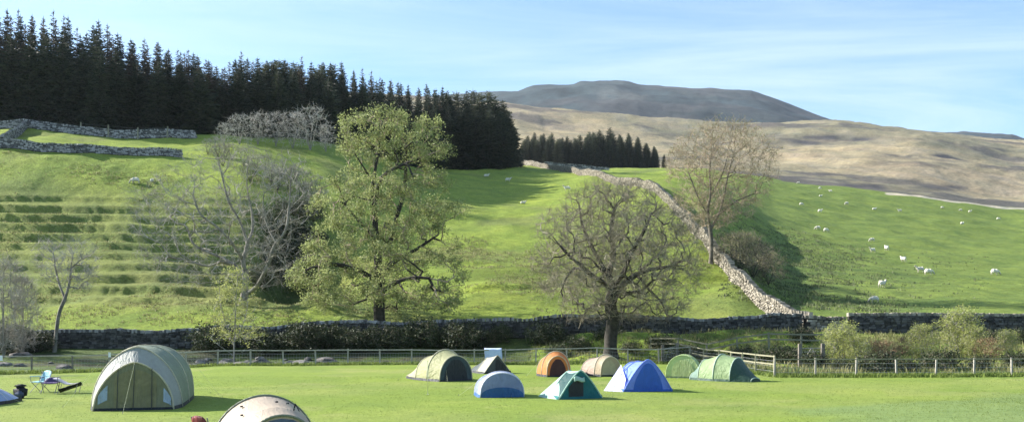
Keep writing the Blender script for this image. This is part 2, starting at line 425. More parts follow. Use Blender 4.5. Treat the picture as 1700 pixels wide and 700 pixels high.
# the ground behind the photographer
m = MB(); m.grid(lambda u,v:(-70+140*u,-70+70.61*v,1.1),8,8)
o = m.build('field', mat_noise('field_grass',(.10,.15,.03),(.16,.2,.05),2)); o['kind']='structure'
o.location.z = -0.004

# ------------------------------------------------------------------ light, sky, camera
SUN = Vector((-0.835,0.235,0.50)).normalized()
elev = math.asin(SUN.z); az = math.atan2(SUN.x,SUN.y)
w = bpy.data.worlds.new('World'); sc.world = w; w.use_nodes = True
nt = w.node_tree; bg = nt.nodes['Background']
sky = nt.nodes.new('ShaderNodeTexSky'); sky.sky_type='NISHITA'; sky.sun_disc=False
sky.sun_elevation=elev; sky.sun_rotation=az; sky.altitude=200; sky.air_density=1.0; sky.dust_density=0.6; sky.ozone_density=1.6
tc = nt.nodes.new('ShaderNodeTexCoord')
# thin high cloud: streaks rising to the left, drawn on a plane high above
sep = nt.nodes.new('ShaderNodeSeparateXYZ'); nt.links.new(tc.outputs['Generated'],sep.inputs[0])
za = nt.nodes.new('ShaderNodeMath'); za.operation='ADD'; za.inputs[1].default_value=0.06; nt.links.new(sep.outputs[2],za.inputs[0])
dv = nt.nodes.new('ShaderNodeVectorMath'); dv.operation='DIVIDE'; cb = nt.nodes.new('ShaderNodeCombineXYZ')
for i in range(3): nt.links.new(za.outputs[0],cb.inputs[i])
nt.links.new(tc.outputs['Generated'],dv.inputs[0]); nt.links.new(cb.outputs[0],dv.inputs[1])
mp = nt.nodes.new('ShaderNodeMapping'); mp.inputs['Rotation'].default_value=(0,0,R(CLOUD_ROT)); mp.inputs['Scale'].default_value=(0.30,0.95,1.0); mp.inputs['Location'].default_value=CLOUD_LOC
nt.links.new(dv.outputs[0],mp.inputs[0])
f = noise(nt,1.3,9,0.62,mp.outputs[0],0.9); cf = ramp(nt,f,[(0.33,0.0),(0.74,1.0)])
mm = nt.nodes.new('ShaderNodeMath'); mm.operation='MULTIPLY'; mm.inputs[1].default_value=CLOUD_AMT; nt.links.new(cf,mm.inputs[0])
tintn = mixc(nt, sky.outputs[0], SKY_TINT, 1.0, 'MULTIPLY')
cc = mixc(nt, tintn, CLOUD_COL, mm.outputs[0])
nt.links.new(cc,bg.inputs[0]); bg.inputs[1].default_value = SKY_STR

sd = bpy.data.lights.new('sun','SUN'); sd.energy=SUN_STR; sd.angle=R(0.53); sd.color=(1.0,0.95,0.86)
so = bpy.data.objects.new('sun',sd); C.objects.link(so); so.location=(-60,30,80)
so.rotation_euler = (-SUN).to_track_quat('-Z','Y').to_euler()

cd = bpy.data.cameras.new('camera'); cd.sensor_width=36; cd.lens=36*F/1700; cd.shift_y=(HY-350)/1700; cd.clip_end=9000; cd.clip_start=0.1
co = bpy.data.objects.new('camera',cd); C.objects.link(co); co.location=(0,0,CAMZ); co.rotation_euler=(R(90),0,0); sc.camera=co
sc.view_settings.view_transform='Standard'; sc.view_settings.look='None'; sc.view_settings.gamma=1; sc.view_settings.use_curve_mapping=False
sc.view_settings.exposure=EXPOSURE
sc.cycles.max_bounces=6; sc.cycles.volume_bounces=0; sc.cycles.transparent_max_bounces=8; sc.cycles.caustics_reflective=False; sc.cycles.caustics_refractive=False
sc.render.film_transparent=False

# the air
m = MB(); zt_ = float(ZZ.max())+30; m.box((0,1900,(zt_-12)/2),(14000,4600,zt_+12))
hm,nt,b = newmat('haze_air'); nt.nodes.remove(b)
pv = nt.nodes.new('ShaderNodeVolumePrincipled'); pv.inputs['Color'].default_value=(0.80,0.88,1.0,1); pv.inputs['Density'].default_value=HAZE; pv.inputs['Anisotropy'].default_value=0.2
nt.links.new(pv.outputs[0],nt.nodes['Material Output'].inputs['Volume'])
o = m.build('haze',hm); o['kind']='stuff'; o['label']='thin pale haze in the air over the whole valley'

# ------------------------------------------------------------------ plants
BARK = mat_noise('bark',(.020,.018,.016),(.070,.062,.052),3.0,0.95,0.5,0.05)
BARKP = mat_noise('pale_bark',(.16,.145,.125),(.34,.32,.28),2.0,0.95,0.5,0.04)
BARKM = mat_noise('brown_bark',(.06,.05,.04),(.20,.175,.14),2.0,0.95,0.5,0.04)
TWIGW = mat_noise('sunlit_twigs',(.36,.33,.29),(.62,.58,.52),0.7,0.9,0,rand=.10)  # raised tone stands in for bright sun on the pale shrubs
BARKW = mat_noise('weathered_pale_bark',(.10,.09,.075),(.32,.295,.25),2.0,0.95,0.5,0.04)
TWIGD = mat_noise('oak_twigs',(.15,.13,.095),(.33,.29,.22),0.7,0.9,0)
TWIGP = mat_noise('pale_twigs',(.25,.225,.185),(.48,.45,.39),0.7,0.9,0,rand=.12)
TWIGB = mat_noise('budding_twigs',(.24,.19,.135),(.44,.34,.25),0.5,0.9,0)
TWIGR = mat_noise('red_twigs',(.17,.10,.06),(.30,.20,.12),0.7,0.9,0,rand=.15)
LEAFY = mat_leaf('spring_leaves',(.165,.200,.068),(.43,.47,.19),0.42,0.35)
LEAFB = mat_leaf('opening_buds',(.20,.20,.09),(.34,.31,.15),0.35,0.6)
LEAFW = mat_leaf('willow_leaves',(.26,.30,.08),(.46,.47,.17),0.45,0.6)
LEAFD = mat_leaf('ivy_leaves',(.018,.028,.012),(.065,.080,.030),0.15,1.2)
NEEDLE = mat_leaf('conifer_needles',(.018,.028,.018),(.070,.078,.045),0.08,0.5,0.25)
NEEDLB = mat_leaf('rusty_needles',(.035,.028,.018),(.10,.075,.045),0.08,0.5,0.2)
NEEDLP = mat_leaf('grey_green_needles',(.045,.055,.035),(.14,.145,.085),0.12,0.5,0.2)
TRUNKC = mat_noise('conifer_trunk',(.03,.025,.02),(.07,.06,.05),4,0.95,0.3)

def frames(D):
    A = np.where(np.abs(D[:,2:3])<0.9, np.array([[0,0,1.0]]), np.array([[1.0,0,0]]))
    U = np.cross(D,A); U /= np.linalg.norm(U,axis=1,keepdims=True)+1e-9
    return U, np.cross(D,U)

def prisms(P0,P1,R0,R1,n):
    "many tapered n-sided sticks as (verts, quads)"
    D = P1-P0; L = np.linalg.norm(D,axis=1,keepdims=True)+1e-9; D = D/L
    U,W = frames(D); k = len(P0)
    a = np.arange(n)*2*np.pi/n
    ring = np.cos(a)[None,:,None]*U[:,None]+np.sin(a)[None,:,None]*W[:,None]
    V0 = P0[:,None]+ring*R0[:,None,None]; V1 = P1[:,None]+ring*R1[:,None,None]
    V = np.concatenate([V0,V1],1).reshape(-1,3)
    b = (np.arange(k)*2*n)[:,None]; i = np.arange(n)[None,:]; j=(i+1)%n
    Fq = np.stack([b+i,b+j,b+n+j,b+n+i],-1).reshape(-1,4)
    return V,Fq

def leaves(Cn, size, rg, flat=0.0, up=0.0):
    "one small folded quad per centre"
    k=len(Cn); A=rg.normal(size=(k,3)); A[:,2]*= (1-flat); A/=np.linalg.norm(A,axis=1,keepdims=True)+1e-9
    B=rg.normal(size=(k,3)); B[:,2]*=(1-flat); B-= (A*B).sum(1,keepdims=True)*A; B/=np.linalg.norm(B,axis=1,keepdims=True)+1e-9
    s=(size*rg.uniform(.6,1.4,k))[:,None]
    V=np.stack([Cn-A*s,Cn-B*s*.55,Cn+A*s,Cn+B*s*.55],1).reshape(-1,3)
    return V, np.arange(k*4).reshape(k,4)

def join(parts):
    V=[];Fq=[];o=0
    for v,f in parts: V.append(v);Fq.append(f+o);o+=len(v)
    return np.concatenate(V),np.concatenate(Fq)

def grow(seedpaths, attr, rg, step=0.6, jit=0.12, lift=0.25, bend=0.3, dirw=0.35):
    "wood as nodes with parents: every target point is reached by a bent branch from the wood already there"
    cap = 60000
    pos=np.zeros((cap,3)); par=np.full(cap,-1,int); dr=np.zeros((cap,3)); pl=np.zeros(cap); n=0
    def addpath(pts, parent):
        nonlocal n
        last=parent
        for p in pts:
            if n>=cap: return last
            pos[n]=p; par[n]=last
            d=p-pos[last] if last>=0 else np.array([0,0,1.0]); L=np.linalg.norm(d)+1e-9
            dr[n]=d/L; pl[n]=(pl[last]+L) if last>=0 else 0
            last=n; n+=1
        return last
    first=True
    for sp in seedpaths:
        sp=np.array(sp,float)
        fine=[sp[0]]
        # smooth curve through the given points
        for i in range(len(sp)-1):
            L=np.linalg.norm(sp[i+1]-sp[i]); kk=max(1,int(L/step))
            p0=sp[max(i-1,0)];p1=sp[i];p2=sp[i+1];p3=sp[min(i+2,len(sp)-1)]
            for t in np.linspace(0,1,kk+1)[1:]:
                fine.append(0.5*((2*p1)+(-p0+p2)*t+(2*p0-5*p1+4*p2-p3)*t*t+(-p0+3*p1-3*p2+p3)*t**3))
        if first: addpath(fine,-1); first=False
        else:
            d=np.linalg.norm(pos[:n]-fine[0],axis=1); addpath(fine[1:],int(np.argmin(d)))
    ns=n
    tipz=None
    D0=np.array([np.min(np.linalg.norm(pos[:n]-a,axis=1)) for a in attr])
    for ai in np.argsort(D0):
        a=attr[ai]
        v=a-pos[:n]; d=np.linalg.norm(v,axis=1)
        cosang=(v*dr[:n]).sum(1)/(d+1e-9)
        below=np.maximum(0,pos[:n,2]-a[2])
        cost=d*(1+dirw*(1-cosang))+0.10*pl[:n]+below*0.3
        j=int(np.argmin(cost)); L=d[j]
        if L<step*0.5: continue
        kk=max(1,int(round(L/step)))
        ctrl=pos[j]+dr[j]*L*bend+np.array([0,0,lift*L*0.5])
        ts=np.linspace(0,1,kk+1)[1:]
        pts=[(1-t)**2*pos[j]+2*t*(1-t)*ctrl+t*t*a+rg.normal(size=3)*jit*step*(0.6 if t<1 else 0) for t in ts]
        addpath(pts,j)
    return pos[:n],par[:n],ns

def radii(pos,par,rbase,rtip=0.012,pw=2.3):
    n=len(pos); s=np.zeros(n); child=np.zeros(n,int)
    for i in range(1,n): child[par[i]]+=1
    for i in range(n-1,0,-1):
        if child[i]==0: s[i]=1.0
        s[par[i]]+=s[i]
    if child[0]==0: s[0]=1
    r=s**(1/pw); r=rtip+(rbase-rtip)*(r-1)/(r.max()-1+1e-9)
    return r,child

def wood_mesh(pos,par,r,lo,hi,flare=None):
    idx=[i for i in range(1,len(pos)) if lo<=r[i]<hi]
    idx=np.array(idx,int); parts=[]
    if len(idx)==0: return None
    pr=par[idx]; r1=r[idx]; r0=np.minimum(r[pr],r1*1.35)
    for (a,b,n) in ((0,.03,3),(.03,.10,5),(.10,9,9)):
        m=(r1>=a)&(r1<b)
        if m.any():
            P0=pos[pr[m]];P1=pos[idx[m]]; D=P1-P0
            parts.append(prisms(P0-D*0.06,P1+D*0.06,r0[m],r1[m],n))
    return join(parts)

def twigs(pos,par,sel,rg,m,L,r=0.010,up=0.25,spread=0.9,segs=2):
    "fine sticks springing from the chosen nodes"
    k=len(sel)*m; s=np.repeat(sel,m)
    D=pos[s]-pos[par[s]]; D/=np.linalg.norm(D,axis=1,keepdims=True)+1e-9
    d=D+rg.normal(size=(k,3))*spread; d[:,2]+=up; d/=np.linalg.norm(d,axis=1,keepdims=True)
    l=(L*rg.uniform(.4,1.3,k))[:,None]
    P0=pos[s]-D*rg.uniform(0,.5,k)[:,None]; parts=[]
    rr=np.full(k,r); tips=[]
    for i in range(segs):
        P1=P0+d*l/segs; r1=rr*(0.62)
        parts.append(prisms(P0,P1,rr,r1,3)); 
        # side shoots
        dd=d+rg.normal(size=(k,3))*spread*.8; dd/=np.linalg.norm(dd,axis=1,keepdims=True)
        Pm=P0+d*l/segs*.6
        parts.append(prisms(Pm,Pm+dd*l*.45,rr*.6,rr*.3,3)); tips.append(Pm+dd*l*.45)
        d=d+rg.normal(size=(k,3))*.25; d[:,2]+=up*.3; d/=np.linalg.norm(d,axis=1,keepdims=True)
        P0=P1; rr=r1; tips.append(P1)
    return join(parts), np.concatenate(tips)

def crown_points(sil, Y, n, rg, depth=0.9, shell=0.6, clump=0.0, base=None):
    "points inside a crown whose outline is [(row, left column, right column)...] at distance Y, in metres relative to base"
    s=sorted(sil); ys=np.array([a[0] for a in s],float)
    y=rg.uniform(ys[0],ys[-1],n*3)
    xl=np.interp(y,ys,[a[1] for a in s]); xr=np.interp(y,ys,[a[2] for a in s])
    keep=rg.uniform(0,1,n*3)<(xr-xl)/np.max(xr-xl); y=y[keep][:n]; xl=xl[keep][:n]; xr=xr[keep][:n]
    k=len(y); hw=(xr-xl)/2/F*Y; cx=((xl+xr)/2-CX)/F*Y
    rad=rg.uniform(0,1,k)**(1-shell*.75); a=rg.uniform(0,2*np.pi,k)
    P=np.stack([cx+hw*rad*np.cos(a), Y+hw*depth*rad*np.sin(a), CAMZ+(HY-y)/F*Y],-1)
    if clump>0:
        kc=max(6,int(k*0.09)); ctr=P[rg.choice(k,kc,replace=False)]
        d=np.linalg.norm(P[:,None]-ctr[None],axis=2); j=np.argmin(d,1)
        P=P+(ctr[j]-P)*clump
    if base is not None: P=P-np.array(base)
    return P

def make_tree(name, px, Y, sil, limbs, nattr, rbase, barkm, twigm, leafm=None, seed=1, step=0.6, jit=0.15, lift=0.2, bend=.3, rsplit=0.05,
              mt=3, tl=0.7, tr=0.012, up=.25, leaf_n=0, leaf_s=.12, leaf_sig=.35, clump=0.0, shell=.6, depth=.9, label='', cat='tree', group=None, sink=0.15, dirw=.35, twigall=False):
    rg=np.random.default_rng(seed)
    b=P3(px,Y); b.z-=sink; base=np.array(b)
    def pt(p):
        x,y=p[0],p[1]; dy=p[2] if len(p)>2 else 0.0
        return np.array([X(x,Y),Y+dy,Zof(y,Y)])-base
    paths=[]
    for i,l in enumerate(limbs):
        pts=[pt(p) for p in l]
        if i==0: pts[0]=np.zeros(3)
        paths.append(pts)
    attr=crown_points(sil,Y,nattr,rg,depth,shell,clump,base)
    pos,par,ns=grow(paths,attr,rg,step,jit,lift,bend,dirw)
    r,child=radii(pos,par,rbase)
    # root flare
    h=pos[:,2]; r=np.where((r>rbase*.5)&(h<1.0),r*(1+0.45*(1-np.clip(h,0,1))**2),r)
    root=empty(name,b); tag(root,label,cat,group)
    mesh_np('trunk',*wood_mesh(pos,par,r,rsplit,9),barkm,parent=root,smooth=True)
    lo=wood_mesh(pos,par,r,0,rsplit)
    tips=np.array([i for i in range(ns,len(pos)) if (child[i]==0 or (twigall and r[i]<rsplit*.8 and rg.random()<.45) or (not twigall and child[i]>0 and r[i]<rsplit*.5 and rg.random()<.25))])
    (tv,tf),tp=twigs(pos,par,tips,rg,mt,tl,tr,up)
    parts=[lo,(tv,tf)]; W,Fw=join(parts); mi=np.zeros(len(Fw),int)
    cr=mesh_np('crown',W,Fw,[twigm],mi,parent=root)
    if leafm is not None and leaf_n:
        k=rg.choice(len(tp),leaf_n); Cn=tp[k]+rg.normal(size=(leaf_n,3))*leaf_sig*np.array([1,1,.7])
        V,Fq=leaves(Cn,leaf_s,rg)
        mesh_np('foliage',V,Fq,leafm,parent=cr)
    return root

# sycamore in fresh leaf
make_tree('sycamore_tree',630,79,
  [(183,590,700),(190,574,718),(205,560,730),(225,548,740),(245,545,756),(268,556,758),(283,560,735),(305,528,756),(345,518,772),(370,500,770),(400,498,766),(425,482,762),(450,468,768),(478,470,784),(500,492,786),(516,545,766)],
  [[(630,531),(629,500),(630,465,.2),(627,430),(624,395),(622,355),(620,310,-.4),(628,250),(632,205)],
   [(627,430),(645,400,.8),(655,360,1),(668,310,1.5),(672,250,1)],
   [(624,395),(600,370,-1),(580,345,-1.5),(565,305,-1.5)],
   [(630,465),(650,435,1),(690,410,1.5),(725,385,2)],
   [(630,470),(600,450,-.5),(560,440,-1),(520,445,-1)],
   [(629,490),(660,470,-1.5),(700,462,-2),(745,470,-2.5)],
   [(622,355),(640,300,-2),(700,270,-2),(735,255,-1.5)]],
  2800,0.5,BARK,TWIGB,LEAFY,seed=3,step=.7,jit=.2,clump=.6,shell=.6,depth=.8,rsplit=.06,mt=3,tl=.7,tr=.013,leaf_n=72000,leaf_s=.08,leaf_sig=.20,up=.1,
  label='tall spreading tree in fresh yellow-green leaf, standing right behind the long wall')
# bare multi-stemmed tree on the terraces
make_tree('bare_tree',402,90,
  [(238,370,400),(255,320,500),(275,290,515),(300,250,522),(330,215,528),(360,205,525),(395,215,520),(430,225,515),(460,255,500),(478,300,470)],
  [[(402,512),(405,490),(408,460),(403,430),(408,405,.5),(395,365,.5),(380,335),(368,290),(362,262)],
   [(405,490),(430,475,-.8),(452,440,-1.5),(462,410,-1.5),(480,385,-1.5),(484,345,-1),(487,300,-1),(492,270,-1)],
   [(408,460),(395,450,1),(372,432,1.5),(350,422,2),(325,412,2),(308,400,2),(300,378,2)],
   [(408,405),(412,380,1.5),(408,345,2),(400,305,2),(402,262,2)],
   [(403,430),(390,400,-2),(370,378,-2.5),(350,362,-3),(338,330,-3)],
   [(372,432),(340,440,1),(318,435,1),(300,424,1)],
   [(462,410),(440,375,1),(432,340,1),(436,300,1)]],
  1100,0.36,BARKW,TWIGP,seed=8,step=.55,jit=.32,shell=.7,depth=.8,rsplit=.045,mt=4,tl=.9,tr=.014,up=.35,twigall=True,
  label='bare pale tree with several crooked stems in front of the stepped slope')
# oak leaning out of the bank
make_tree('oak_tree',1014,64.5,
  [(303,985,1050),(318,945,1095),(338,912,1110),(352,905,1142),(375,884,1150),(400,890,1176),(425,872,1168),(448,880,1180),(470,884,1166),(492,898,1158),(512,930,1146),(530,950,1125)],
  [[(1014,588),(1014,560),(1018,530),(1013,505),(1018,480),(1012,455,.3),(1020,420,.5),(1015,380),(1020,345)],
   [(1013,505),(1000,503,.3),(985,505,.6),(972,520,.8),(962,545,.8)],
   [(1018,485),(1000,470,-.8),(980,458,-1.2),(958,440,-1.6),(935,420,-1.8),(915,395,-1.6)],
   [(1018,490),(1038,470,.8),(1058,455,1),(1085,445,1.3),(1115,440,1.4),(1140,430,1.3)],
   [(1018,478),(1034,450,-1),(1045,420,-1.5),(1062,390,-1.8),(1075,360,-1.5)],
   [(1015,468),(1000,435,1),(985,405,1.5),(970,370,1.6),(965,345,1.2)],
   [(1058,455),(1080,480,.6),(1100,500,.6),(1108,520,.6)],
   [(958,440),(940,460,-1),(930,485,-1),(925,505,-1)]],
  2200,0.46,BARK,TWIGD,seed=5,step=.45,jit=.42,clump=.15,shell=.45,depth=.9,rsplit=.04,mt=10,tl=.8,tr=.010,up=.2,twigall=True,
  label='dark round-headed bare oak rising from the bank just behind the fence')
# tall budding tree by the slanting wall
make_tree('budding_tree',1180,97,
  [(206,1160,1250),(225,1125,1278),(250,1108,1294),(275,1104,1298),(300,1106,1290),(325,1115,1278),(350,1130,1258),(375,1150,1230)],
  [[(1180,432),(1181,405),(1179,380),(1175,350),(1180,320),(1178,285),(1182,250)],
   [(1179,380),(1195,355,.6),(1205,325,1),(1212,290,1),(1222,250,1)],
   [(1175,355),(1158,335,-1),(1148,312,-1.2),(1138,285,-1.2)],
   [(1195,355),(1220,335,-1),(1245,325,-1.2),(1262,318,-1)],
   [(1180,325),(1195,290,-1.4),(1205,255,-1.2)]],
  1500,0.22,BARKM,TWIGB,LEAFB,seed=12,step=.6,jit=.28,shell=.55,depth=.9,rsplit=.05,mt=5,tl=.8,tr=.014,up=.4,leaf_n=9000,leaf_s=.06,leaf_sig=.15,twigall=True,
  label='tall tree in pinkish-brown bud beside the slanting stone wall')
# small leaning tree at the left
make_tree('leaning_tree',90,72,
  [(398,70,150),(415,55,165),(440,60,165),(462,70,158),(480,95,150)],
  [[(90,552),(97,525),(108,495),(115,470),(118,445),(122,420),(135,402)],
   [(108,495),(95,470,.3),(88,445,.4),(84,420,.4),(70,408,.4)],
   [(115,468),(125,458,-.3),(140,464,-.4),(158,476,-.5)],
   [(118,445),(128,432,.4),(140,425,.5)]],
  320,0.14,BARKW,TWIGP,seed=22,step=.35,jit=.3,shell=.7,rsplit=.03,mt=6,tl=.6,tr=.011,up=.3,
  label='small bare tree leaning to the right behind the wall at the left')
# leafy sapling with pale stems in front of the long wall
make_tree('willow_sapling',388,66,
  [(448,372,412),(462,356,424),(485,352,426),(510,356,425),(540,350,432),(566,345,440)],
  [[(388,600),(389,560),(391,520),(393,480),(395,455)],[(389,575),(378,550,.2),(366,510,.2),(362,470,.2)],[(389,565),(402,545,-.2),(412,515,-.3),(414,480,-.3)],[(389,590),(370,575,-.4),(352,560,-.5)]],
  260,0.07,BARKP,TWIGP,LEAFW,seed=31,step=.3,jit=.3,shell=.4,rsplit=.022,mt=2,tl=.4,tr=.010,up=.4,leaf_n=5200,leaf_s=.05,leaf_sig=.13,cat='young tree',
  label='slim young tree with pale stems and yellowish leaves in front of the long wall')

# ---- shrubs: a few grown once, then copied
def shrub(name, H, Wd, nattr, twigm, leafm=None, leaf_n=0, seed=1, stems=6, rb=.05, tl=.35, leaf_s=.05, sig=.12, mt=3, tr=.009, low=.1, bark=None, upright=.3):
    rg=np.random.default_rng(seed); paths=[]
    for k in range(stems):
        a=2*math.pi*k/stems+rg.uniform(-.4,.4); s=rg.uniform(.15,.5)*Wd/2
        p=[(0.04*math.cos(a),.04*math.sin(a),-.1),(s*.4*math.cos(a),s*.4*math.sin(a),H*.22),(s*math.cos(a),s*math.sin(a),H*rg.uniform(.45,.7))]
        if k==0: p[0]=(0,0,-.15)
        paths.append(p if k==0 else [(0,0,0)]+p[1:])
    t=rg.uniform(0,1,nattr)**.8; zz=low*H+(1-low)*H*t; hw=Wd/2*np.sqrt(np.clip(1-((t-.45)/.62)**2,0.05,1)); a=rg.uniform(0,6.283,nattr); rr=rg.uniform(0,1,nattr)**.5*hw*rg.uniform(.75,1.12,nattr)
    attr=np.stack([rr*np.cos(a),rr*np.sin(a),zz],-1)
    pos,par,ns=grow(paths,attr,rg,H*.09,.3,upright,.25)
    r,child=radii(pos,par,rb,.008)
    root=empty(name,(0,0,0))
    mesh_np('stems',*wood_mesh(pos,par,r,0,9),bark or twigm,parent=root)
    tips=np.array([i for i in range(ns,len(pos)) if child[i]==0 or rg.random()<.3])
    tw,tp=twigs(pos,par,tips,rg,mt,tl,tr,.3); cr=mesh_np('crown',*tw,twigm,parent=root)
    if leafm is not None:
        k=rg.choice(len(tp),leaf_n); Cn=tp[k]+rg.normal(size=(leaf_n,3))*sig; Cn[:,2]=np.maximum(Cn[:,2],.02)
        mesh_np('foliage',*leaves(Cn,leaf_s,rg),leafm,parent=cr)
    return root
def scatter_shrubs(protos, spots, cat, group):
    used=set()
    for (px,Y,s,k,lab) in spots:
        k%=len(protos)
        o=protos[k] if k not in used else copy_tree(protos[k]); used.add(k)
        p=P3(px,Y,-.05); o.location=p; o.rotation_euler.z=rnd.uniform(0,6.28); o.scale=(s*rnd.uniform(.9,1.15),s*rnd.uniform(.9,1.15),s)
        tag(o,lab,cat,group)
# pale bare trees against the dark wood
pale=[shrub('bare_shrub',6.2,5.6,260,TWIGW,seed=40+i,stems=7,rb=.11,tl=.7,tr=.02,mt=3,bark=BARKP) for i in range(3)]
sp=[]
for i,(px,y0,s,lab) in enumerate([(372,243,.62,'low bare grey shrub at the left end of the pale row below the wood'),(398,240,.85,'second bare pale shrub from the left in the row below the wood'),(428,240,.92,'third bare pale shrub from the left in the row below the wood'),
    (458,243,.98,'middle bare pale shrub of the row, where the row begins to rise'),(486,246,1.06,'bare pale shrub just left of the tallest one below the wood'),(515,249,1.26,'tallest bare pale shrub in the row below the dark wood'),(541,252,.8,'bare pale shrub at the right end of the row, beside the leafy crown')]):
    sp.append((px,hit(px,y0,120),s,i,lab))
scatter_shrubs(pale,sp,'bare shrub','pale bare shrubs in a row below the dark wood')
# grey hawthorn scrub running down the slope
scrub=[shrub('hawthorn_shrub',3.4,4.0,170,TWIGP if i<2 else TWIGD,None,1200,seed=60+i,stems=7,rb=.07,tl=.5,tr=.016,leaf_s=.07,bark=BARK) for i in range(3)]
sp=[]
path=[(345,243),(362,246),(385,252),(405,262),(425,274),(440,270),(450,290),(468,282),(478,300),(492,290),(505,305),(512,322),(527,312),(532,335),(415,288),(460,306),(500,330),(370,262)]
for i,(px,y0) in enumerate(path):
    sp.append((px,hit(px,y0+14,100),rnd.uniform(.7,1.05),i,'grey leafless hawthorn in the scrub line slanting down behind the crooked bare tree'))
scatter_shrubs(scrub,sp,'hawthorn','hawthorns of the scrub line slanting down the slope')
low=[shrub('thorn_bush',1.9,2.8,120,TWIGD,LEAFD,2600,seed=70+i,stems=7,rb=.04,tl=.4,tr=.012,leaf_s=.06,bark=BARK) for i in range(2)]
sp=[(px,hit(px,y0,85),s,i,'low dark thorn bush in the shady gully behind the bare pale tree') for i,(px,y0,s) in enumerate([(440,480,1.1),(462,470,1.2),(485,462,1.2),(508,450,1.3),(425,470,.9),(450,448,1.1),(520,478,1.0),(498,486,.9),(445,425,1.2),(468,430,1.3),(490,425,1.3),(512,430,1.3),(455,400,1.2),(480,395,1.4),(505,398,1.3),(528,410,1.2),(470,365,1.3),(497,362,1.3),(520,368,1.2),(442,375,1.0)])]
scatter_shrubs(low,sp,'thorn bush','low thorn bushes at the foot of the terraces')
# thicket behind the slanting wall
thick=[shrub('hawthorn_thicket',4.2,5.0,260,TWIGD,LEAFB if i else LEAFD,2600,seed=80+i,stems=8,rb=.09,tl=.55,tr=.015,leaf_s=.05,bark=BARK) for i in range(2)]
sp=[(px,Y,s,i,'dark twiggy hawthorn in the thicket beside the slanting wall, below the budding tree') for i,(px,Y,s) in enumerate([(1205,97,.9),(1228,96,1.0),(1250,98,.95),(1275,100,.85),(1165,112,.7),(1238,106,1.0),(1268,108,.9)])]
scatter_shrubs(thick,sp,'hawthorn','hawthorns of the thicket beside the slanting wall')
sp2=[]
gr=[shrub('bare_bush',3.4,3.4,190,TWIGB,seed=90+i,stems=6,rb=.06,tl=.5,tr=.015,bark=BARKP) for i in range(1)]
sp2=[(1135,hit(1135,282,250),1.9,0,'rounded bare bush left of the budding tree at the edge of the moor'),(1112,hit(1112,284,250),1.3,0,'smaller bare bush between the small dark wood and the budding tree')]
scatter_shrubs(gr,sp2,'bare bush',None)
# grey bush at the left edge
lb=[shrub('grey_bush',7.0,3.6,360,TWIGP,seed=95,stems=9,rb=.09,tl=.8,tr=.014,mt=8,bark=BARKP,upright=.7)]
scatter_shrubs(lb,[(6,68,1.05,0,'tall grey leafless bush cut by the left edge, behind the fence'),(38,69.5,.85,0,'tall grey leafless bush between the left edge and the leaning tree')],'bare bush',None)
# willows and red dogwood at the right
wl=[shrub('willow_bush',3.0,2.6,200,TWIGP,LEAFW,4600,seed=100+i,stems=7,rb=.05,tl=.4,tr=.010,leaf_s=.05,bark=BARKP,upright=.6) for i in range(2)]
sp=[(1398,55,.95,0,'yellow-green willow bush, leftmost of those behind the right-hand fence'),(1425,54,.7,1,'small yellow-green willow bush hugging the right side of the leftmost one'),(1532,57,.8,1,'medium willow bush between the red bush and the tallest willow'),
    (1592,58,1.15,0,'tallest yellow-green willow bush behind the right-hand fence'),(1618,57,.75,1,'small willow bush on the right flank of the tallest willow'),(1672,58,.62,0,'little willow bush close to the right edge of the field'),(1375,57,.6,1,'small willow bush at the broken end of the dark wall')]
sp=[(a,b,s_*.85,k,l) for a,b,s_,k,l in sp]
scatter_shrubs(wl,sp,'willow bush','yellow-green willow bushes behind the right-hand fence')
rd=[shrub('red_bush',1.5,2.4,150,TWIGR,LEAFB,700,seed=110,stems=8,rb=.03,tl=.35,tr=.010,leaf_s=.04,bark=TWIGR)]
scatter_shrubs(rd,[(1468,54,1.0,0,'low rusty-red bush between two willow bushes behind the fence'),(1448,57,.8,0,'smaller rusty bush tucked behind the low red one'),(1640,56,.9,0,'rusty-red bush right of the tallest willow bush'),(1500,59,.7,0,'small rusty bush in front of the dark right-hand wall')],'red bush','rusty-red bushes behind the right-hand fence')
# dark ivy and bramble along the long wall
iv=[shrub('ivy_bush',1.7,3.4,130,TWIGD,LEAFD,4200,seed=120+i,stems=7,rb=.03,tl=.35,tr=.010,leaf_s=.07,bark=BARK,low=.02) for i in range(2)]
sp=[(px,72.2+rnd.uniform(-.6,.4),rnd.uniform(.75,1.25),i,'dark ivy-grown bramble heaped against the shaded side of the long wall') for i,px in enumerate([352,430,462,498,535,572,590,612,640,668,700,735,770,20,62,830,905])]
scatter_shrubs(iv,sp,'bramble bush','dark brambles heaped against the long wall')
br=[shrub('bramble_bush',1.0,2.4,90,TWIGD,LEAFD,2200,seed=130,stems=7,rb=.02,tl=.3,tr=.010,leaf_s=.06,bark=BARK,low=.02)]
sp=[(px,Y,rnd.uniform(.6,1.1),i,'low dark bramble clump on the grassy bank behind the fence') for i,(px,Y) in enumerate([(925,67),(960,69),(1045,66),(1095,67),(1120,64),(1150,65),(1185,63),(1230,60),(1275,57),(1310,56),(1350,54),(1395,52),(1455,51),(1510,51),(1560,52),(1625,52),(1685,53),(1330,66),(1400,68),(1515,66),(1640,66),(1690,65),(1010,71)])]
scatter_shrubs(br,sp,'bramble clump','low bramble clumps on the bank behind the fences')

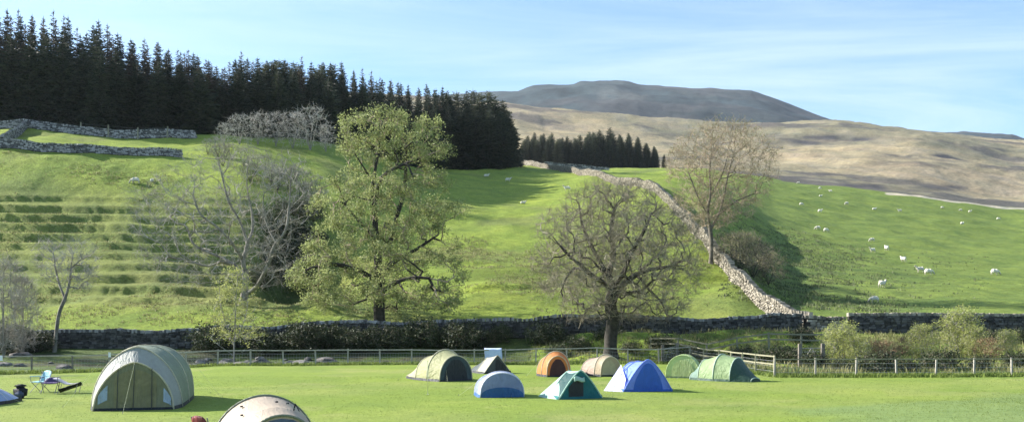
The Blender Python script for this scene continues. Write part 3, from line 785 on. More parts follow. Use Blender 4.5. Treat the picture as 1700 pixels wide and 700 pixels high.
# ------------------------------------------------------------------ conifers
def conifer(H, rb, seed, mat, dens=1.0, round_=0.0, skirt=0.02):
    rg=np.random.default_rng(seed); V=[];Fq=[]; o=0
    z=skirt*H; 
    while z<H*0.985:
        t=z/H
        prof=(1-t)**(0.52-0.16*round_)*(1 if round_==0 else min(1,(t/.18+.5)))
        L=rb*max(prof,.03)*rg.uniform(.85,1.1)
        nb=max(4,int((9 if t<.8 else 6)*dens))
        a0=rg.uniform(0,6.28)
        for k in range(nb):
            a=a0+k*6.283/nb+rg.uniform(-.25,.25); l=L*rg.uniform(.7,1.2); dz=rg.uniform(-.25,.25)
            droop=-0.30*l*(1-t)+0.22*l*t
            c,s=math.cos(a),math.sin(a); 
            nseg=3; W=min(.34*l+.12,.9)
            # main spray: ragged fan of leaflets both sides
            m=max(5,int(l*4.2))
            for q_ in range(m):
                u=(q_+rg.uniform(.2,.8))/m; bx=l*u; bz=z+dz+droop*u*u+rg.uniform(-.1,.1)
                for sd in (-1,1):
                    ww=W*(1-.65*u)*rg.uniform(.6,1.25); fw=l*.22*rg.uniform(.6,1.3)
                    p0=(bx,0,bz); p1=(bx+fw*.8,sd*ww,bz-rg.uniform(.05,.35)*ww-.03); p2=(bx+fw*.25,sd*ww*.55,bz-.28*ww-rg.uniform(0,.15)); p3=(bx-.08*l,sd*.04,bz-.05)
                    for p in (p0,p1,p2,p3): V.append((p[0]*c-p[1]*s,p[0]*s+p[1]*c,p[2]))
                    Fq.append((o,o+1,o+2,o+3)); o+=4
        z+=H*0.026*rg.uniform(.8,1.2)*(1 if dens>=1 else 1.3)
    # leader
    for k in range(3):
        a=k*2.1; w=.10
        V += [(w*math.cos(a),w*math.sin(a),H*.955),(w*math.cos(a+2),w*math.sin(a+2),H*.96),(0,0,H*1.02),(0,0,H*1.0)]; Fq.append((o,o+1,o+2,o+3)); o+=4
    root=empty('conifer_tree',(0,0,0))
    t=MB(); t.tube([(0,0,-.5),(0,0,H*.5),(0,0,H*.97)],H*.014+.05,6,r1=.03); t.build('trunk',TRUNKC,root,True)
    mesh_np('crown',np.array(V),np.array(Fq),mat,parent=root)
    return root
protos={'d':[conifer(18,3.3,i,NEEDLE) for i in range(4)],'b':[conifer(18,2.9,20+i,NEEDLB,.8) for i in range(2)],'p':[conifer(18,4.6,30+i,NEEDLP,1.0,.7) for i in range(2)],'m':[conifer(18,4.2,40+i,NEEDLE,1.1,.5) for i in range(2)]}
usedp=set()
def plant(kind, px, Y, H, label, group, wide=1.0):
    L=protos[kind]; k=rnd.randrange(len(L)); key=(kind,k)
    o=L[k] if key not in usedp else copy_tree(L[k]); usedp.add(key)
    o.location=P3(px,Y,-.2); o.rotation_euler.z=rnd.uniform(0,6.28); s=H/18; o.scale=(s*wide,s*wide,s); tag(o,label,'conifer',group)
TOP=[(-200,5),(0,12),(28,10),(60,16),(100,22),(116,12),(128,40),(140,48),(155,28),(170,42),(198,46),(230,58),(262,64),(292,72),(320,82),(350,92),(362,108),(375,95),(400,88),(440,92),(470,88),(500,96),(540,98),(570,106),(600,116),(650,130),(700,141),(750,147),(800,152),(860,168)]
BASEY=[(-400,163),(0,163),(330,170),(550,196),(740,240),(860,246)]
cnt=0
G1='conifers of the big dark wood on the hill'
for row,(dy,frac,spc,wd) in enumerate([(0,.86,3.4,1.35),(4.5,.96,3.1,1.25),(8.5,1.0,2.3,1.0),(12.5,1.0,2.3,.95)]):
    px=-150+row*7
    while px<750:
        Yb=float(interp(BASEY,px))+dy+rnd.uniform(-1.2,1.2)
        top=float(interp(TOP,px))+rnd.choice([2,3,4,6,8,10,12,-4])
        base=float(zat(px,Yb)); H=(Zof(top,Yb)-base)*(frac if row<2 else 1.0)
        if row<2: H*=rnd.uniform(.92,1.0)
        H=max(9,H)
        kind='b' if (row>=1 and rnd.random()<(.5 if px<360 else .2)) else ('p' if row>=2 and 440<px<560 and rnd.random()<.6 else 'd')
        front={0:'dark conifer in the front rank of the big wood, its skirt down to the field',1:'dark conifer in the second rank of the big wood',2:'conifer of the big wood whose spire breaks the skyline',3:'conifer at the back of the big wood, only its tip showing'}[row]
        if kind=='b': front={1:'rust-brown conifer in the second rank of the big wood',2:'rust-brown conifer of the big wood with its spire against the sky',3:'rust-brown conifer at the back of the big wood, only its tip showing'}[row]
        if kind=='p': front={2:'broad grey-green conifer on the skyline above the pale shrubs',3:'broad grey-green conifer tip behind the skyline spires'}[row]
        plant(kind,px,Yb,H,front,G1,wd*18/H*rnd.uniform(.85,1.05)*.9); cnt+=1
        px+=spc/Yb*F*rnd.uniform(.8,1.25)
# the broad clump at the right end of the big wood
G2='broad conifers at the right end of the big wood'
for (px,Y,top,k,w_) in [(742,244,150,'m',1.0),(758,248,150,'p',1.0),(772,243,156,'m',1.1),(785,250,147,'p',1.0),(797,244,152,'p',1.1),(812,249,149,'p',1.0),(822,244,158,'m',1.1),(834,248,164,'p',.9),(843,245,182,'m',1.0),(852,250,205,'m',.8),(765,238,176,'m',1.1),(790,239,182,'m',1.1),(812,239,180,'m',1.1),(832,241,190,'m',1.0),(748,238,190,'m',1.0),(775,256,148,'d',1.0),(724,242,146,'d',1.0),(735,250,142,'d',.9)]:
    H=Zof(top,Y)-float(zat(px,Y)); plant(k,px,Y,H,'broad grey-topped conifer in the clump ending the big wood' if k=='p' else 'broad dark conifer in the clump ending the big wood',G2,w_*18/H*.95)
    cnt+=1
G3='conifers of the small wood below the moor'
ST=[(860,232),(880,222),(905,217),(930,220),(950,224),(965,216),(985,209),(1005,211),(1025,212),(1045,218),(1062,224),(1078,232),(1090,240),(1102,250)]
for row,(dy,fr) in enumerate([(0,.84),(6,.93),(13,1.0)]):
    px=866+row*5
    while px<1104-row*5:
        Y=415+dy+(12 if px<900 else 0); top=float(interp(ST,px))+rnd.uniform(-3,6); H=max(5,(Zof(top,Y)-float(zat(px,Y)))*fr*rnd.uniform(.9,1.02))
        kind='p' if (px<985 and rnd.random()<.55) else 'm'
        plant(kind,px,Y,H,{0:'dark conifer at the front edge of the small wood',1:'conifer in the middle of the small wood',2:'conifer at the back of the small wood, its tip against the moor'}[row] if kind=='m' else 'grey-green conifer of the small wood, paler than its neighbours, rank %s'%{0:'nearest',1:'in the middle',2:'behind'}[row],G3,.95*18/H*H/18*rnd.uniform(.8,1.1))
        cnt+=1; px+=4.2/Y*F*rnd.uniform(.8,1.2)
print('conifers',cnt)
for L in protos.values():
    for o in L:
        if o.get('category') is None:
            for ch in list(o.children): bpy.data.objects.remove(ch)
            bpy.data.objects.remove(o)
for L,nm in ((pale,'p'),(scrub,'s')): pass

# ------------------------------------------------------------------ dry stone walls
STONE = mat_leaf('shaded_wall_stone',(.025,.024,.024),(.115,.11,.105),0.0,1.5,0.0,.5)  # stone tone lowered to hold the shade on the camera-facing walls
STONEP = mat_leaf('pale_wall_stone',(.15,.135,.11),(.36,.32,.26),0.0,1.5,0.0,.8)
STONEG = mat_leaf('grey_wall_stone',(.09,.09,.09),(.34,.33,.32),0.0,1.5,0.0,1.0)
CORE = mat_noise('wall_core',(.02,.018,.016),(.05,.045,.04),3,0.95,0.3)

def stonebox(V,Fq,c,u,w,size,rg):
    "one rough block: centre c, along u, across w"
    hx,hy,hz=size[0]/2,size[1]/2,size[2]/2; o=len(V)
    for z in (-1,1):
        for (a,b) in ((-1,-1),(1,-1),(1,1),(-1,1)):
            k=rg.uniform(.78,1.05,3)
            p=c+u*(a*hx*k[0])+w*(b*hy*k[1]); V.append((p[0],p[1],c[2]+z*hz*k[2]))
    for f in ((3,2,1,0),(4,5,6,7),(0,1,5,4),(1,2,6,5),(2,3,7,6),(3,0,4,7)): Fq.append(tuple(o+i for i in f))

def wall(label, pts, H=1.35, Wd=.6, mat=None, matcope=None, seed=1, stone=.34, course=.17, gapn=None, hvar=.12, name='dry_stone_wall', fallen=0.0):
    rg=np.random.default_rng(seed); mat=mat or STONE; matcope=matcope or mat
    P=np.array([(X(px,Y),Y) for px,Y in pts]); seg=np.linalg.norm(np.diff(P,axis=0),axis=1); S=np.concatenate([[0],np.cumsum(seg)]); L=S[-1]
    def at(s):
        x=np.interp(s,S,P[:,0]); y=np.interp(s,S,P[:,1]); d=np.array([np.interp(s+.4,S,P[:,0])-np.interp(s-.4,S,P[:,0]),np.interp(s+.4,S,P[:,1])-np.interp(s-.4,S,P[:,1]),0.0]); d/=np.linalg.norm(d)+1e-9
        return x,y,float(zxy(x,y)),d
    def hh(s): 
        h=H*(1+hvar*float(fbm(s/7.0,seed*3.3,3,seed)))
        if fallen: h*=1-fallen*float(sstep(.12,.3,fbm(s/9.0,seed*7.1,2,seed+9)))
        return h
    root=empty(name,(0,0,0)); tag(root,label,'stone wall',None,'thing')
    V=[];Fq=[]
    n=int(L/1.0)+1; cv=[];cf=[]
    for i in range(n+1):
        x,y,z,d=at(L*i/n); w=np.array([-d[1],d[0],0]); h=hh(L*i/n)-.12
        for (b,zz,k) in ((-1,-.3,.42),(1,-.3,.42),(1,h,.27),(-1,h,.27)): p=np.array([x,y,z+zz])+w*b*Wd*k; cv.append(p)
        if i: o=(i-1)*4; cf += [(o+a,o+(a+1)%4,o+4+(a+1)%4,o+4+a) for a in range(4)]
    cf.append((0,1,2,3)); cf.append((n*4+3,n*4+2,n*4+1,n*4))
    nc_=int(H*1.25/course)
    for c_ in range(nc_):
        s=rg.uniform(0,stone)
        while s<L:
            l=stone*rg.uniform(.5,1.5)*(1.2-.4*c_/nc_); x,y,z,d=at(min(s+l/2,L)); zc=(c_+.5)*course
            if zc<hh(s)-.10:
                w=np.array([-d[1],d[0],0]); t=Wd*(1-.32*zc/H)
                stonebox(V,Fq,np.array([x,y,z+zc-.05+rg.uniform(-.02,.02)])+w*rg.uniform(-.04,.04),d,w,(l*.97,t*rg.uniform(.97,1.12),course*rg.uniform(.85,1.15)),rg)
            s+=l
    body=mesh_np('wall_body',np.array(V),np.array(Fq),mat,parent=root)
    V=[];Fq=[];s=0
    while s<L:
        l=rg.uniform(.10,.22)*stone/.34; x,y,z,d=at(s); w=np.array([-d[1],d[0],0]); h=hh(s)
        stonebox(V,Fq,np.array([x,y,z+h-.02]),(d*math.cos(.15)),w,(l,Wd*.72*rg.uniform(.8,1.15),rg.uniform(.20,.34)),rg)
        s+=l*1.05
    if V: mesh_np('coping',np.array(V),np.array(Fq),matcope,parent=root)
    m=MB(); m.add(cv,cf); m.build('wall_core',CORE,root)
    return root
wall('long dark dry stone wall running behind the middle fence',[(-260,74),(0,74),(200,74),(400,73.6),(630,73.6),(860,73.5),(1100,73.4),(1330,73.4)],1.5,.7,STONE,STONEG,2,.36,.18,hvar=.4,fallen=.12)
wall('dark dry stone wall with a straight pale top, right of the pale wall end',[(1408,73.6),(1560,73.6),(1720,73.6),(1900,73.8),(2250,74)],1.5,.65,STONE,STONEP,3,.36,.18,hvar=.05)
wall('short end of pale tumbled wall joining the two dark walls',[(1336,73.2),(1368,73.3),(1402,73.5)],1.35,.9,STONEP,STONEP,4,.36,.18,hvar=.2)
wall('long pale wall slanting up the hill from the dark wall to the small wood',[(1345,73.9),(1318,75),(1285,79),(1262,82),(1240,86),(1215,92),(1192,99),(1176,106),(1160,114),(1148,122),(1132,135),(1112,147),(1092,158),(1065,172),(1035,186),(1000,202),(960,224),(925,246),(895,258),(868,266)],1.45,.78,STONEP,STONEP,5,.34,.14,hvar=.2,fallen=.1)
wall('lower grey wall along the brow of the left hill',[(-220,132),(0,132),(60,132),(126,132.5),(150,134),(201,135),(250,136),(302,137.5)],1.15,.7,STONEG,STONEG,6,.45,.2,hvar=.2,fallen=.1)
wall('upper grey wall below the big wood at the left',[(-220,156),(0,156),(90,155),(160,155),(204,156),(265,158),(324,161)],1.35,.8,STONEG,STONEG,7,.5,.22,hvar=.12)
wall('short grey wall linking the upper and lower walls at the left edge',[(3,134),(14,140),(26,147),(42,154.6)],1.3,.7,STONEG,STONEG,8,.45,.2)
#wall('low pale wall at the far top of the right-hand field',[(1490,321),(1540,320),(1590,320),(1620,319),(1660,320),(1720,319),(1800,320)],1.4,1.2,STONEP,STONEP,9,.9,.35)
wall('grey wall below the small dark wood',[(905,300),(935,300),(975,300),(1010,300)],1.4,1.0,STONEG,STONEG,10,.8,.3)

# rocks of the stream bed and fallen stones
RG=np.random.default_rng(77)
def rockmesh(seed):
    import bmesh
    bm=bmesh.new(); bmesh.ops.create_icosphere(bm,subdivisions=2,radius=.5)
    r=np.random.default_rng(seed)
    for v in bm.verts:
        q=Vector(v.co); n_=float(fbm(q.x*3+seed,q.y*3+q.z*2.1,3,seed)); v.co*=1+.9*n_
        v.co.z*=.62; v.co.x*=1.25
        v.co.z=min(v.co.z,.34+.25*q.x-.2*q.y)
    me=bpy.data.meshes.new('rock'); bm.to_mesh(me); bm.free(); return me
ROCKM=mat_noise('lichen_rock',(.05,.045,.042),(.21,.195,.18),2.5,.95,.5,.05,rand=.3)
rms=[rockmesh(i) for i in range(5)]
for m_ in rms: m_.materials.append(ROCKM)
def rock(px,Y,s,label,group):
    o=bpy.data.objects.new('rock',rms[RG.integers(5)]); C.objects.link(o); o.location=P3(px,Y,.02*s); o.rotation_euler=(0,0,RG.uniform(0,6.28)); o.scale=(s,s*RG.uniform(.7,1),s*RG.uniform(.7,1.1)); tag(o,label,'rock',group)
for i in range(32): rock(RG.uniform(-5,110) if i<8 else (RG.uniform(315,560) if i<34 else RG.uniform(590,905)),RG.uniform(57,71) if i<8 else RG.uniform(61.6,71),RG.uniform(.3,1.25)**1.3,'grey lichened rock in the rough bank between the fence and the long dark wall','rocks on the bank behind the fence')
rock(430,62.2,1.5,'big buff slab of rock leaning just behind the middle fence',None)
for i in range(12): rock(RG.uniform(640,800),RG.uniform(61.6,63.5),RG.uniform(.3,.7),'pale stone lying close behind the fence near the cream tents','pale stones behind the fence near the cream tents')

# ------------------------------------------------------------------ fences
WOOD=mat_noise('weathered_wood',(.24,.22,.19),(.44,.41,.37),6,.85,.4,.01,vscale=(1,1,.2))
WOODD=mat_noise('dark_wood',(.10,.085,.07),(.24,.21,.18),6,.85,.4,.01)
WOODO=mat_noise('olive_wood',(.17,.165,.11),(.30,.28,.20),6,.85,.4,.01)
WIRE=mat_noise('galvanised_wire',(.30,.31,.32),(.45,.45,.46),9,.5,0,metal=.6)
def fence(label,pts,spc,H,postm,railm,rails=(1.0,),rt=.09,pw=.11,wires=(.25,.5,.75),seed=1,name='post_and_rail_fence',netting=True):
    rg=np.random.default_rng(seed)
    P=np.array([(X(px,Y),Y) for px,Y in pts]); seg=np.linalg.norm(np.diff(P,axis=0),axis=1); S=np.concatenate([[0],np.cumsum(seg)]); L=S[-1]; n=max(1,int(round(L/spc)))
    root=empty(name,P3(*pts[0])); tag(root,label,'fence'); org=root.location
    tops=[]
    for i in range(n+1):
        s=L*i/n; x=np.interp(s,S,P[:,0]); y=np.interp(s,S,P[:,1]); z=float(zxy(x,y)); h=H+rg.uniform(-.02,.05)
        q=Vector((x,y,z))-org; lean=Matrix.Rotation(rg.normal()*.02,3,'Y')@Matrix.Rotation(rg.normal()*.02,3,'X')
        m=MB(); m.box((0,0,h/2-.1),(pw,pw,h+.2),lean@Matrix.Rotation(rg.uniform(-.1,.1),3,'Z'),taper=.94); o=m.build('post',postm,root); o.location=q
        tops.append((q,z))
    for f in rails:
        for i in range(n):
            a=tops[i][0]+Vector((0,-pw*.75,H*f-rt/2)); b=tops[i+1][0]+Vector((0,-pw*.75,H*f-rt/2)); d=b-a; d2=d.normalized()
            m=MB(); mid=(a+b)/2; rot=d2.to_track_quat('X','Z').to_matrix(); m.box(mid+Vector((0,0,rg.uniform(-.012,.012))),(d.length*.995,.045,rt),rot); m.build('rail',railm,root)
    if wires:
        m=MB()
        for f in wires:
            for i in range(n): m.tube([tops[i][0]+Vector((0,-.05,H*f)),tops[i+1][0]+Vector((0,-.05,H*f))],.007,4)
        if netting:
            for i in range(n):
                k=12
                for j in range(1,k):
                    p=tops[i][0].lerp(tops[i+1][0],j/k); m.tube([p+Vector((0,-.05,.06)),p+Vector((0,-.05,H*wires[-1]))],.004,3)
        m.build('wire_netting',WIRE,root)
    return root
fence('dark-posted wire fence with one thin rail at the left, behind the big tunnel tent',[(-160,49),(0,50),(100,51.5),(182,53.5)],2.0,1.0,WOODD,WOOD,(1.0,),.055,.08,seed=3)
fence('pale post-and-rail fence along the middle of the lawn, behind the small tents',[(182,53.5),(250,57.5),(340,60),(500,60.5),(700,61.4),(880,62.4),(1000,62.8),(1145,62.6)],2.1,1.05,WOOD,WOOD,(1.0,),.075,.10,seed=4)
fence('pale fence with an open post frame, right of the green tunnel tent',[(1145,62.6),(1200,57),(1255,50),(1286,47.5)],2.4,1.1,WOODO,WOODO,(1.0,.62),.07,.10,seed=5)
fence('pale-posted wire fence along the right side of the lawn',[(1286,47.3),(1400,47.2),(1565,47.4),(1690,47.9),(1850,48.5),(2150,50)],2.1,.95,WOOD,WOODO,(1.0,),.05,.085,seed=6)
fence('olive rail fence on the bank between the oak and the pale wall end',[(1080,66.5),(1160,64.5),(1240,63),(1330,62),(1385,61.5)],2.3,1.15,WOODO,WOODO,(1.0,.66),.10,.12,wires=(),seed=7)
for nm,pts,lab in (('upper',[(134,155.2),(180,155.1),(235,156.0),(278,157.6)],'row of grey stakes standing along the upper grey wall'),):
    fence(lab,pts,4.4,2.1,WOODO,WOODO,(),wires=(.9,),seed=9,name='stake_fence',netting=False,pw=.2)
# stout gate posts and gate
def gate(px0,px1,Y,label):
    a=P3(px0,Y);b=P3(px1,Y); root=empty('field_gate',a); tag(root,label,'gate'); d=b-a; L=d.length
    for q in (Vector((0,0,0)),d): m=MB(); m.box(q+Vector((0,0,.6)),(.2,.2,1.5),taper=.95); m.build('gate_post',WOODD,root)
    for k in range(5): m=MB(); m.tube([Vector((.12,0,.2+.22*k)),d+Vector((-.12,0,.2+.22*k))],.022,6); m.build('bar',WOOD,root)
    m=MB(); m.tube([Vector((.12,0.01,.2)),d*.5+Vector((0,.01,1.08))],.018,6); m.tube([d+Vector((-.12,0.01,.2)),d*.5+Vector((0,.01,1.08))],.018,6); m.build('brace',WOOD,root)
gate(1100,1124,63,'small pale gate between dark posts, above the pale green tent')
gate(1328,1366,54,'pale gate between dark posts behind the right-hand fence')
# white marker tag on the left fence
def marker(px,Y,z,label):
    m=MB(); m.box((0,0,z+.12),(.13,.05,.26)); m.box((0,0,z-.01),(.15,.07,.03)); m.box((0,-.03,z+.20),(.08,.01,.05)); o=m.build('marker_tag',mat_noise('white_plastic',(.7,.72,.74),(.82,.83,.84),3,.4,0)); o.location=P3(px,Y,0); tag(o,label,'marker')
marker(182,53.2,.86,'small white tag on the last dark post, left of the big tunnel tent'); marker(2,49.8,.78,'small white tag on the fence at the very left edge')
# pale blue towel hung over the fence
m=MB()
def tw(u,v):
    x=(u-.5)*1.18; s=(v-.5)*2
    z=1.12-abs(s)*.92 if abs(s)>.03 else 1.13
    return (x+.02*math.sin(9*v), (-.075 if s<0 else .075)-.03*s*math.sin(7*u)*0.5+.02*math.sin(13*u), z)
m.grid(tw,14,24); o=m.build('towel',mat_noise('pale_blue_cotton',(.42,.50,.72),(.52,.60,.82),8,.9,.2),smooth=True,solid=.012); o.location=P3(819,62.0,0); tag(o,'pale blue towel hanging over the fence rail behind the small grey-cream tent','towel')

# ------------------------------------------------------------------ tents
def cloth(name,c,trans=.25,var=.12,spec=.3,rough=.55,wr=.6):
    m,nt,b=newmat(name); v=coords(nt); f=noise(nt,2.3,4,.6,v,1.0); f2=noise(nt,14,3,.6,v)
    col=ramp(nt,f,[(.3,tuple(x*(1-var) for x in c)),(.7,tuple(min(1,x*(1+var)) for x in c))]); nt.links.new(col,b.inputs['Base Color'])
    b.inputs['Roughness'].default_value=rough; b.inputs['Specular IOR Level'].default_value=spec
    f3=noise(nt,1.6,3,.5,coords(nt,'Object',(5.0,1.2,1.0)),2.2); a0=nt.nodes.new('ShaderNodeMath'); a0.operation='MULTIPLY_ADD'; a0.inputs[1].default_value=1.3; nt.links.new(f3,a0.inputs[0]); nt.links.new(f,a0.inputs[2]); f=a0.outputs[0]
    a=nt.nodes.new('ShaderNodeMath'); a.operation='MULTIPLY_ADD'; a.inputs[1].default_value=.25; nt.links.new(f2,a.inputs[0]); nt.links.new(f,a.inputs[2])
    bump(nt,b,a.outputs[0],wr,.08)
    if trans:
        t=nt.nodes.new('ShaderNodeBsdfTranslucent'); nt.links.new(col,t.inputs[0]); mx=nt.nodes.new('ShaderNodeMixShader'); mx.inputs[0].default_value=trans
        nt.links.new(b.outputs[0],mx.inputs[1]); nt.links.new(t.outputs[0],mx.inputs[2]); nt.links.new(mx.outputs[0],nt.nodes['Material Output'].inputs[0])
    return m
GUY=mat_noise('guy_rope',(.45,.47,.30),(.6,.62,.42),5,.8,0); POLE=mat_noise('grey_pole',(.10,.10,.11),(.2,.2,.21),5,.4,0); DARK=cloth('dark_inner',(.02,.022,.026),0,.2)
MUD=cloth('groundsheet_black',(.02,.022,.03),0,.2)

def hoop(y,w,h,n=24,p=1.0,x0=0.0,lean=0.0,sq=1.0):
    "arch across the tent; sq<1 makes steeper sides, p bends the top"
    pts=[]
    for i in range(n+1):
        a=math.pi*(1-i/n); cx_=math.cos(a); sz=math.sin(a)
        x=w/2*(abs(cx_)**sq)*(1 if cx_>0 else -1); z=h*(sz**p)
        pts.append(Vector((x0+x,y+lean*z/max(h,.01),z)))
    return pts
def loft_tent(name,label,px,Y,rz,secs,bodym,frontm,trim=None,door=None,doorm=None,panels=None,windows=None,back=None,sag=.03,guys=None,group='tents pitched on the lawn',sleeve=.022,ground=True,guym=None,scale=1.0,skirt=None):
    """secs: list of hoops (point lists) front to back; panels: material of each bay"""
    root=empty(name,P3(px,Y,0),rz); root.scale=(scale,)*3; tag(root,label,'tent',None)
    n=len(secs[0])-1
    for b in range(len(secs)-1):
        A,B=secs[b],secs[b+1]
        def fn(u,v,A=A,B=B):
            i=min(int(u*n),n-1); t=u*n-i; a=A[i].lerp(A[i+1],t); c_=B[i].lerp(B[i+1],t); p=a.lerp(c_,v)
            s_=math.sin(math.pi*v)*sag*(B[n//2]-A[n//2]).length*math.sin(math.pi*u)**.5
            cen=Vector(((A[n//2].x+B[n//2].x)/2,p.y,0)); d=(cen-p); d=d.normalized() if d.length>0 else d
            return p+d*s_+Vector((0,0,.0))
        m=MB(); m.grid(fn,n,8); m.build('flysheet' if b else 'canopy',(panels[b] if panels else bodym),root,True)
    # front panel, filled arch
    A=secs[0]
    bc=lambda u:A[0].lerp(A[-1],u)
    def ff(u,v):
        i=min(int(u*n),n-1); t=u*n-i; top=A[i].lerp(A[i+1],t); bot=Vector((top.x,A[0].y+(A[-1].y-A[0].y)*0,0))
        return bot.lerp(top,v)
    m=MB(); m.grid(ff,n,6); fp=m.build('front_panel',frontm,root,True)
    def patch(u0,u1,v0,v1,off,arch=False,nu=10,nv=8):
        mm_=MB()
        def g(u,v):
            uu=u0+(u1-u0)*u; 
            if arch:
                cu=(u0+u1)/2; uu=cu+(u-.5)*(u1-u0)*math.sqrt(max(0,1-(v*.96)**2.6))
            vv=v0+(v1-v0)*v
            p=ff(.5-.5*math.cos(math.pi*uu) if False else uu, vv); return p+Vector((0,-off,0))
        mm_.grid(g,nu,nv); return mm_
    if door:
        d=patch(*door[:4],.015,door[4] if len(door)>4 else False).build('door',doorm or DARK,fp,True)
    if windows:
        for (u0,u1,v0,v1,mt) in windows: patch(u0,u1,v0,v1,.013).build('window',mt,fp,True)
    if back is None: back=frontm
    B=secs[-1]
    def fb(u,v):
        i=min(int(u*n),n-1); t=u*n-i; top=B[i].lerp(B[i+1],t); return Vector((top.x,B[0].y,0)).lerp(top,v)
    m=MB(); m.grid(fb,n,4); m.build('back_panel',back,root,True)
    if trim:
        for s_ in (secs[::2] if name=='cream_tent' else secs):
            m=MB(); m.tube([p+Vector((0,0,.008)) for p in s_],sleeve,6); m.build('pole_sleeve',trim,root,True)
    if ground:
        m=MB()
        k=len(secs)
        for b in range(k-1):
            for e in (0,-1):
                a=secs[b][e];c_=secs[b+1][e]; s_=-1 if e==0 else 1
                m.add([a+Vector((s_*.03,0,0)),c_+Vector((s_*.03,0,0)),c_+Vector((0,0,.12)),a+Vector((0,0,.12))],[(0,1,2,3)])
        m.add([secs[0][0]+Vector((0,-.02,-.02)),secs[0][-1]+Vector((0,-.02,-.02)),secs[0][-1]+Vector((-.03,-.02,.09)),secs[0][0]+Vector((.03,-.02,.09))],[(0,1,2,3)])
        m.build('mud_skirt',skirt or MUD,root)
    for (a,g_) in [q_ for q_ in (guys or []) if q_[1][1]>-.85 or name in('cream_tent',) or px<300]:
        a=Vector(a);g_=Vector(g_); m=MB(); m.tube([a,g_],.003,4); gl=m.build('guy_line',guym or GUY,root)
        m=MB(); m.tube([g_+Vector((0,0,-.1)),g_+Vector((0,0,.06)),g_+Vector((.02,0,.08))],.008,5); m.build('peg',POLE,gl)
    return root

OLV=cloth('olive_canvas',(.20,.20,.115),.20); GRN=cloth('grey_green_fly',(.24,.28,.21),.25); LAV=cloth('pale_lilac_fly',(.50,.50,.58),.3); CRM=cloth('cream_fly',(.60,.56,.42),.30); WIN=cloth('clear_window',(.24,.31,.36),.0,.25,.8,.15)
# 1. big tunnel tent
CRL=cloth('pale_grey_cream_fly',(.37,.38,.35),.3)
secs=[hoop(0,2.5,1.58,p=1.0,sq=1.3,lean=.3),hoop(.85,2.9,2.08,p=1.0,sq=1.22),hoop(2.9,3.0,2.10,p=.8,sq=1.0),hoop(5.0,3.0,2.05,p=.72,sq=.92),hoop(6.3,2.3,1.1,p=.75,sq=.92)]
big=loft_tent('tunnel_tent','big olive and grey-green tunnel tent with windows beside its arched door',222,28.6,R(15),secs,GRN,OLV,trim=CRM,
  door=(.30,.72,.03,.86),doorm=cloth('olive_door',(.235,.215,.11),.22,.2),panels=[CRL,GRN,GRN,GRN],windows=[(.13,.24,.32,.78,WIN),(.79,.90,.28,.76,WIN)],
  guys=[((0,.25,1.6),(-.15,-1.35,0)),((-1.4,2,1.5),(-2.5,1.7,0)),((1.45,4.5,1.5),(2.6,4.4,0)),((1.3,6.2,.9),(2.0,7.2,0))],sleeve=.03,scale=.95)
m=MB(); m.tube([Vector((-.02+.32*0,-.03,0)),Vector((0,.22,1.58))],.012,6)
for u in (-.52,.56):
    m.tube([Vector((u,-.02,.02)),Vector((u*.98,.17,1.38))],.014,5)
m.build('zip',cloth('zip_dark',(.05,.055,.05),0),big)
# 2. cream tent cut by the bottom edge
CW=cloth('cream_canvas',(.47,.385,.30),.22,.06,wr=.25); TRG=cloth('grey_green_trim',(.20,.21,.15),.1); NAVY=cloth('navy_mesh',(.085,.11,.19),.1,.3)
secs=[hoop(0,1.45,1.05,p=.85,sq=.95,lean=-.10),hoop(.5,1.7,1.16,p=.85,sq=1.0),hoop(1.9,2.1,1.27,p=.85,sq=1.05),hoop(3.0,1.4,.62,p=.75)]
cre=loft_tent('cream_tent','cream tent with small dark vents, cut by the bottom edge beside the maroon chair',466,16.4,R(24),secs,CW,CW,trim=TRG,door=(.08,.92,.02,.955),doorm=NAVY,guys=[((0.2,.5,1.22),(1.9,-.3,0))],sleeve=.028)
m=MB()
for (u,b,v) in ((.36,1,.75),(.55,1,.45),(.30,1,.35),(.66,1,.6)):
    A,B=secs[b],secs[b+1]; i=int(u*24); p=A[i].lerp(B[i],v); m.box(p+Vector((0,0,.004)),(.05,.035,.03))
m.build('toggle',DARK,cre)
m=MB(); m.tube([secs[1][15]+Vector((0,0,0)),secs[1][15]+Vector((.03,0,.13))],.014,5); m.tube([secs[1][15]+Vector((.03,0,.13)),secs[1][15]+Vector((.10,-.02,-.02))],.010,5); m.build('pole_clip',DARK,cre)
# 3. cream and olive tunnel tent with dark open end
CO=cloth('cream_olive_fly',(.50,.45,.28),.28); CO2=cloth('olive_cream_fly',(.38,.38,.20),.28); DG=cloth('slate_green_door',(.045,.065,.075),.05,.3)
secs=[hoop(0,1.9,1.22,p=.85),hoop(.9,2.2,1.5,p=.85),hoop(2.0,2.1,1.15,p=.85),hoop(3.5,1.3,.25,p=.8)]
loft_tent('tunnel_tent','cream-and-olive tunnel tent with a dark arched door on its right end',757,43.6,R(38),secs,CO,DG,trim=CRM,door=(.25,.75,.02,.85,True),doorm=DARK,panels=[CO2,CO2,CO],guys=[((0,1,1.5),(-.9,-.6,0)),((0,0,1.2),(.2,-1.2,0)),((-1,2.5,.8),(-1.8,2.4,0))],sleeve=.028)
